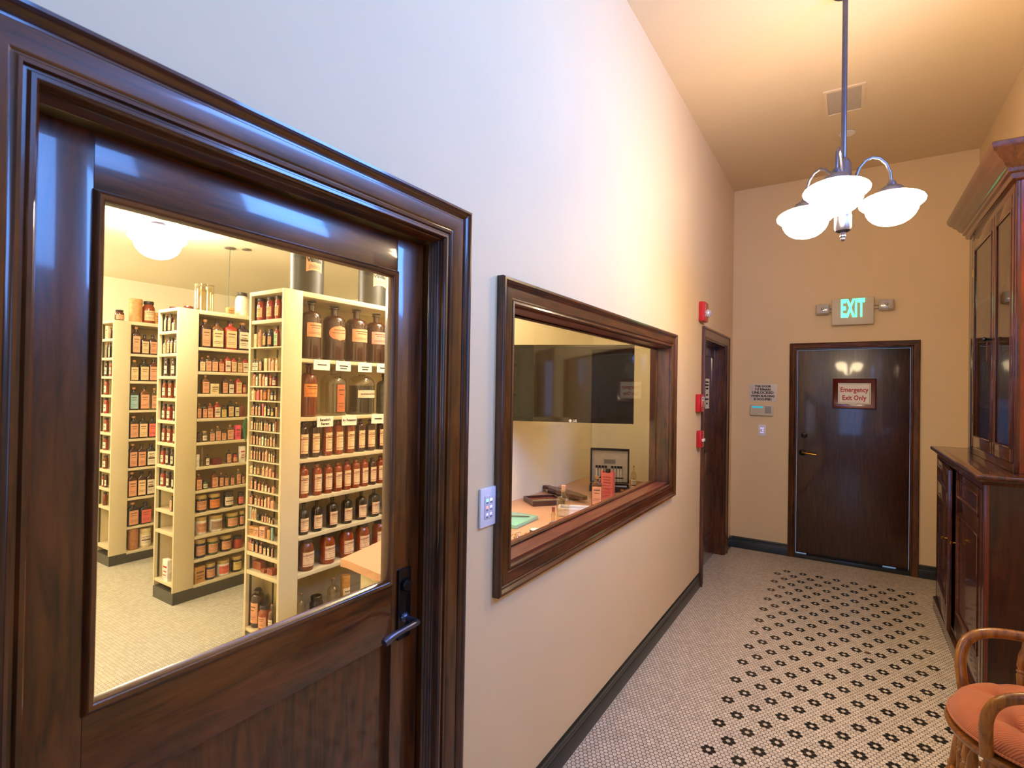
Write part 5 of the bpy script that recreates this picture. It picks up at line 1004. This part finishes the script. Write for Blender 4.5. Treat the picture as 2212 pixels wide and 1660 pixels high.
for bx_,by_ in btn: obj('button',MB().lathe([(.009,0),(.008,.004),(0,.006)],CX_+bx_,CY_+by_,cush(bx_,by_,1)+.0005,12),CORD,cu_)
def turned(a,b,prof,m,n=14):   # a -> b with (fraction,radius)
    a,b=Vector(a),Vector(b); return MB().tube([tuple(a.lerp(b,f)) for f,r in prof],[r for f,r in prof],n)
LEGP=[(0,.018),(.10,.021),(.13,.024),(.15,.017),(.18,.024),(.22,.026),(.42,.023),(.60,.017),(.64,.021),(.67,.015),(.70,.020),(.85,.016),(1,.013)]
SPP=[(0,.008),(.15,.009),(.25,.016),(.42,.018),(.47,.013),(.50,.018),(.53,.013),(.56,.017),(.75,.011),(.9,.009),(1,.008)]
for (u,v) in ((-.19,.17),(-.19,-.17),(.18,.17),(.18,-.17)):
    obj('leg',turned((CX_+u,CY_+v,SZ-.03),(CX_+u*1.38,CY_+v*1.30,0.0),LEGP,OAK),OAK,t)
for v in (-1,1): obj('stretcher',turned((CX_-.19*1.22,CY_+v*.17*1.17,.18),(CX_+.18*1.22,CY_+v*.17*1.17,.18),[(0,.008),(.3,.012),(.5,.018),(.7,.012),(1,.008)],OAK),OAK,t)
obj('stretcher',turned((CX_-.19*1.26,CY_-.17*1.2,.14),(CX_-.19*1.26,CY_+.17*1.2,.14),[(0,.009),(.3,.013),(.5,.02),(.7,.013),(1,.009)],OAK),OAK,t)
for k,v in enumerate((-.075,0.0,.075)): obj('front_spindle',turned((CX_-.215,CY_+v,SZ-.03),(CX_-.19*1.26,CY_+v*1.1,.15),SPP,OAK),OAK,t)
AR=OAK
for v in (-1,1):
    yb=CY_+v*.262
    P=[(CX_-.205,CY_+v*.195,SZ-.012),(CX_-.212,CY_+v*.215,SZ+.06),(CX_-.215,CY_+v*.235,SZ+.13),(CX_-.200,yb-v*.012,SZ+.185),(CX_-.165,yb,SZ+.222),(CX_-.11,yb+v*.004,SZ+.242),(CX_-.03,yb+v*.006,SZ+.248),(CX_+.08,yb,SZ+.250),(CX_+.17,yb-v*.02,SZ+.255),(CX_+.24,CY_+v*.20,SZ+.262)]
    # smooth the bow
    Q=P
    for _ in range(2):
        R_=[Q[0]]
        for a,b in zip(Q[:-1],Q[1:]):
            R_+= [tuple(.75*x+.25*y for x,y in zip(a,b)),tuple(.25*x+.75*y for x,y in zip(a,b))]
        Q=R_+[Q[-1]]
    obj('arm',MB().tube(Q,[(.019,.014)]*len(Q),12,up=(1,0,0)),OAK,t)
    for u in (-.02,.10):
        s=CX_+u; obj('arm_spindle',turned((s,yb,SZ+.240),(s-.02,CY_+v*math.sqrt(.262**2-(u-.02)**2)*.93,SZ-.004),SPP,OAK),OAK,t)
bow=[(CX_+.24,CY_-.20,SZ+.262)]
for i in range(0,13):
    a=PI*i/12; bow.append((CX_+.262+.03*math.sin(a),CY_-.205*math.cos(a),SZ+.262+.20*math.sin(a)**.7 if 0<i<12 else SZ+.27))
bow.append((CX_+.24,CY_+.20,SZ+.262))
obj('back_bow',MB().tube(bow,[(.016,.013)]*len(bow),12,up=(1,0,0)),OAK,t)
for k in range(-3,4):
    v=k*.052; top=SZ+.262+.20*max(0,1-(v/.205)**2)**.35; obj('back_spindle',turned((CX_+.225,CY_+v*.95,SZ-.005),(CX_+.262+.03*max(0,1-(v/.205)**2)**.5,CY_+v,top),SPP,OAK),OAK,t)
# small brown leaf on the tiles
x0,y0=1.13,3.93
obj('dry_leaf',MB().add([(x0-.018,y0,.001),(x0-.008,y0+.012,.006),(x0+.012,y0+.010,.004),(x0+.022,y0,.002),(x0+.012,y0-.012,.005),(x0-.012,y0-.012,.003),(x0,y0,.007)],[(0,1,6),(1,2,6),(2,3,6),(3,4,6),(4,5,6),(5,0,6)]),plain('dry_leaf','#6b4526',.7),None,'small dry brown leaf lying on the patterned tile floor','leaf')
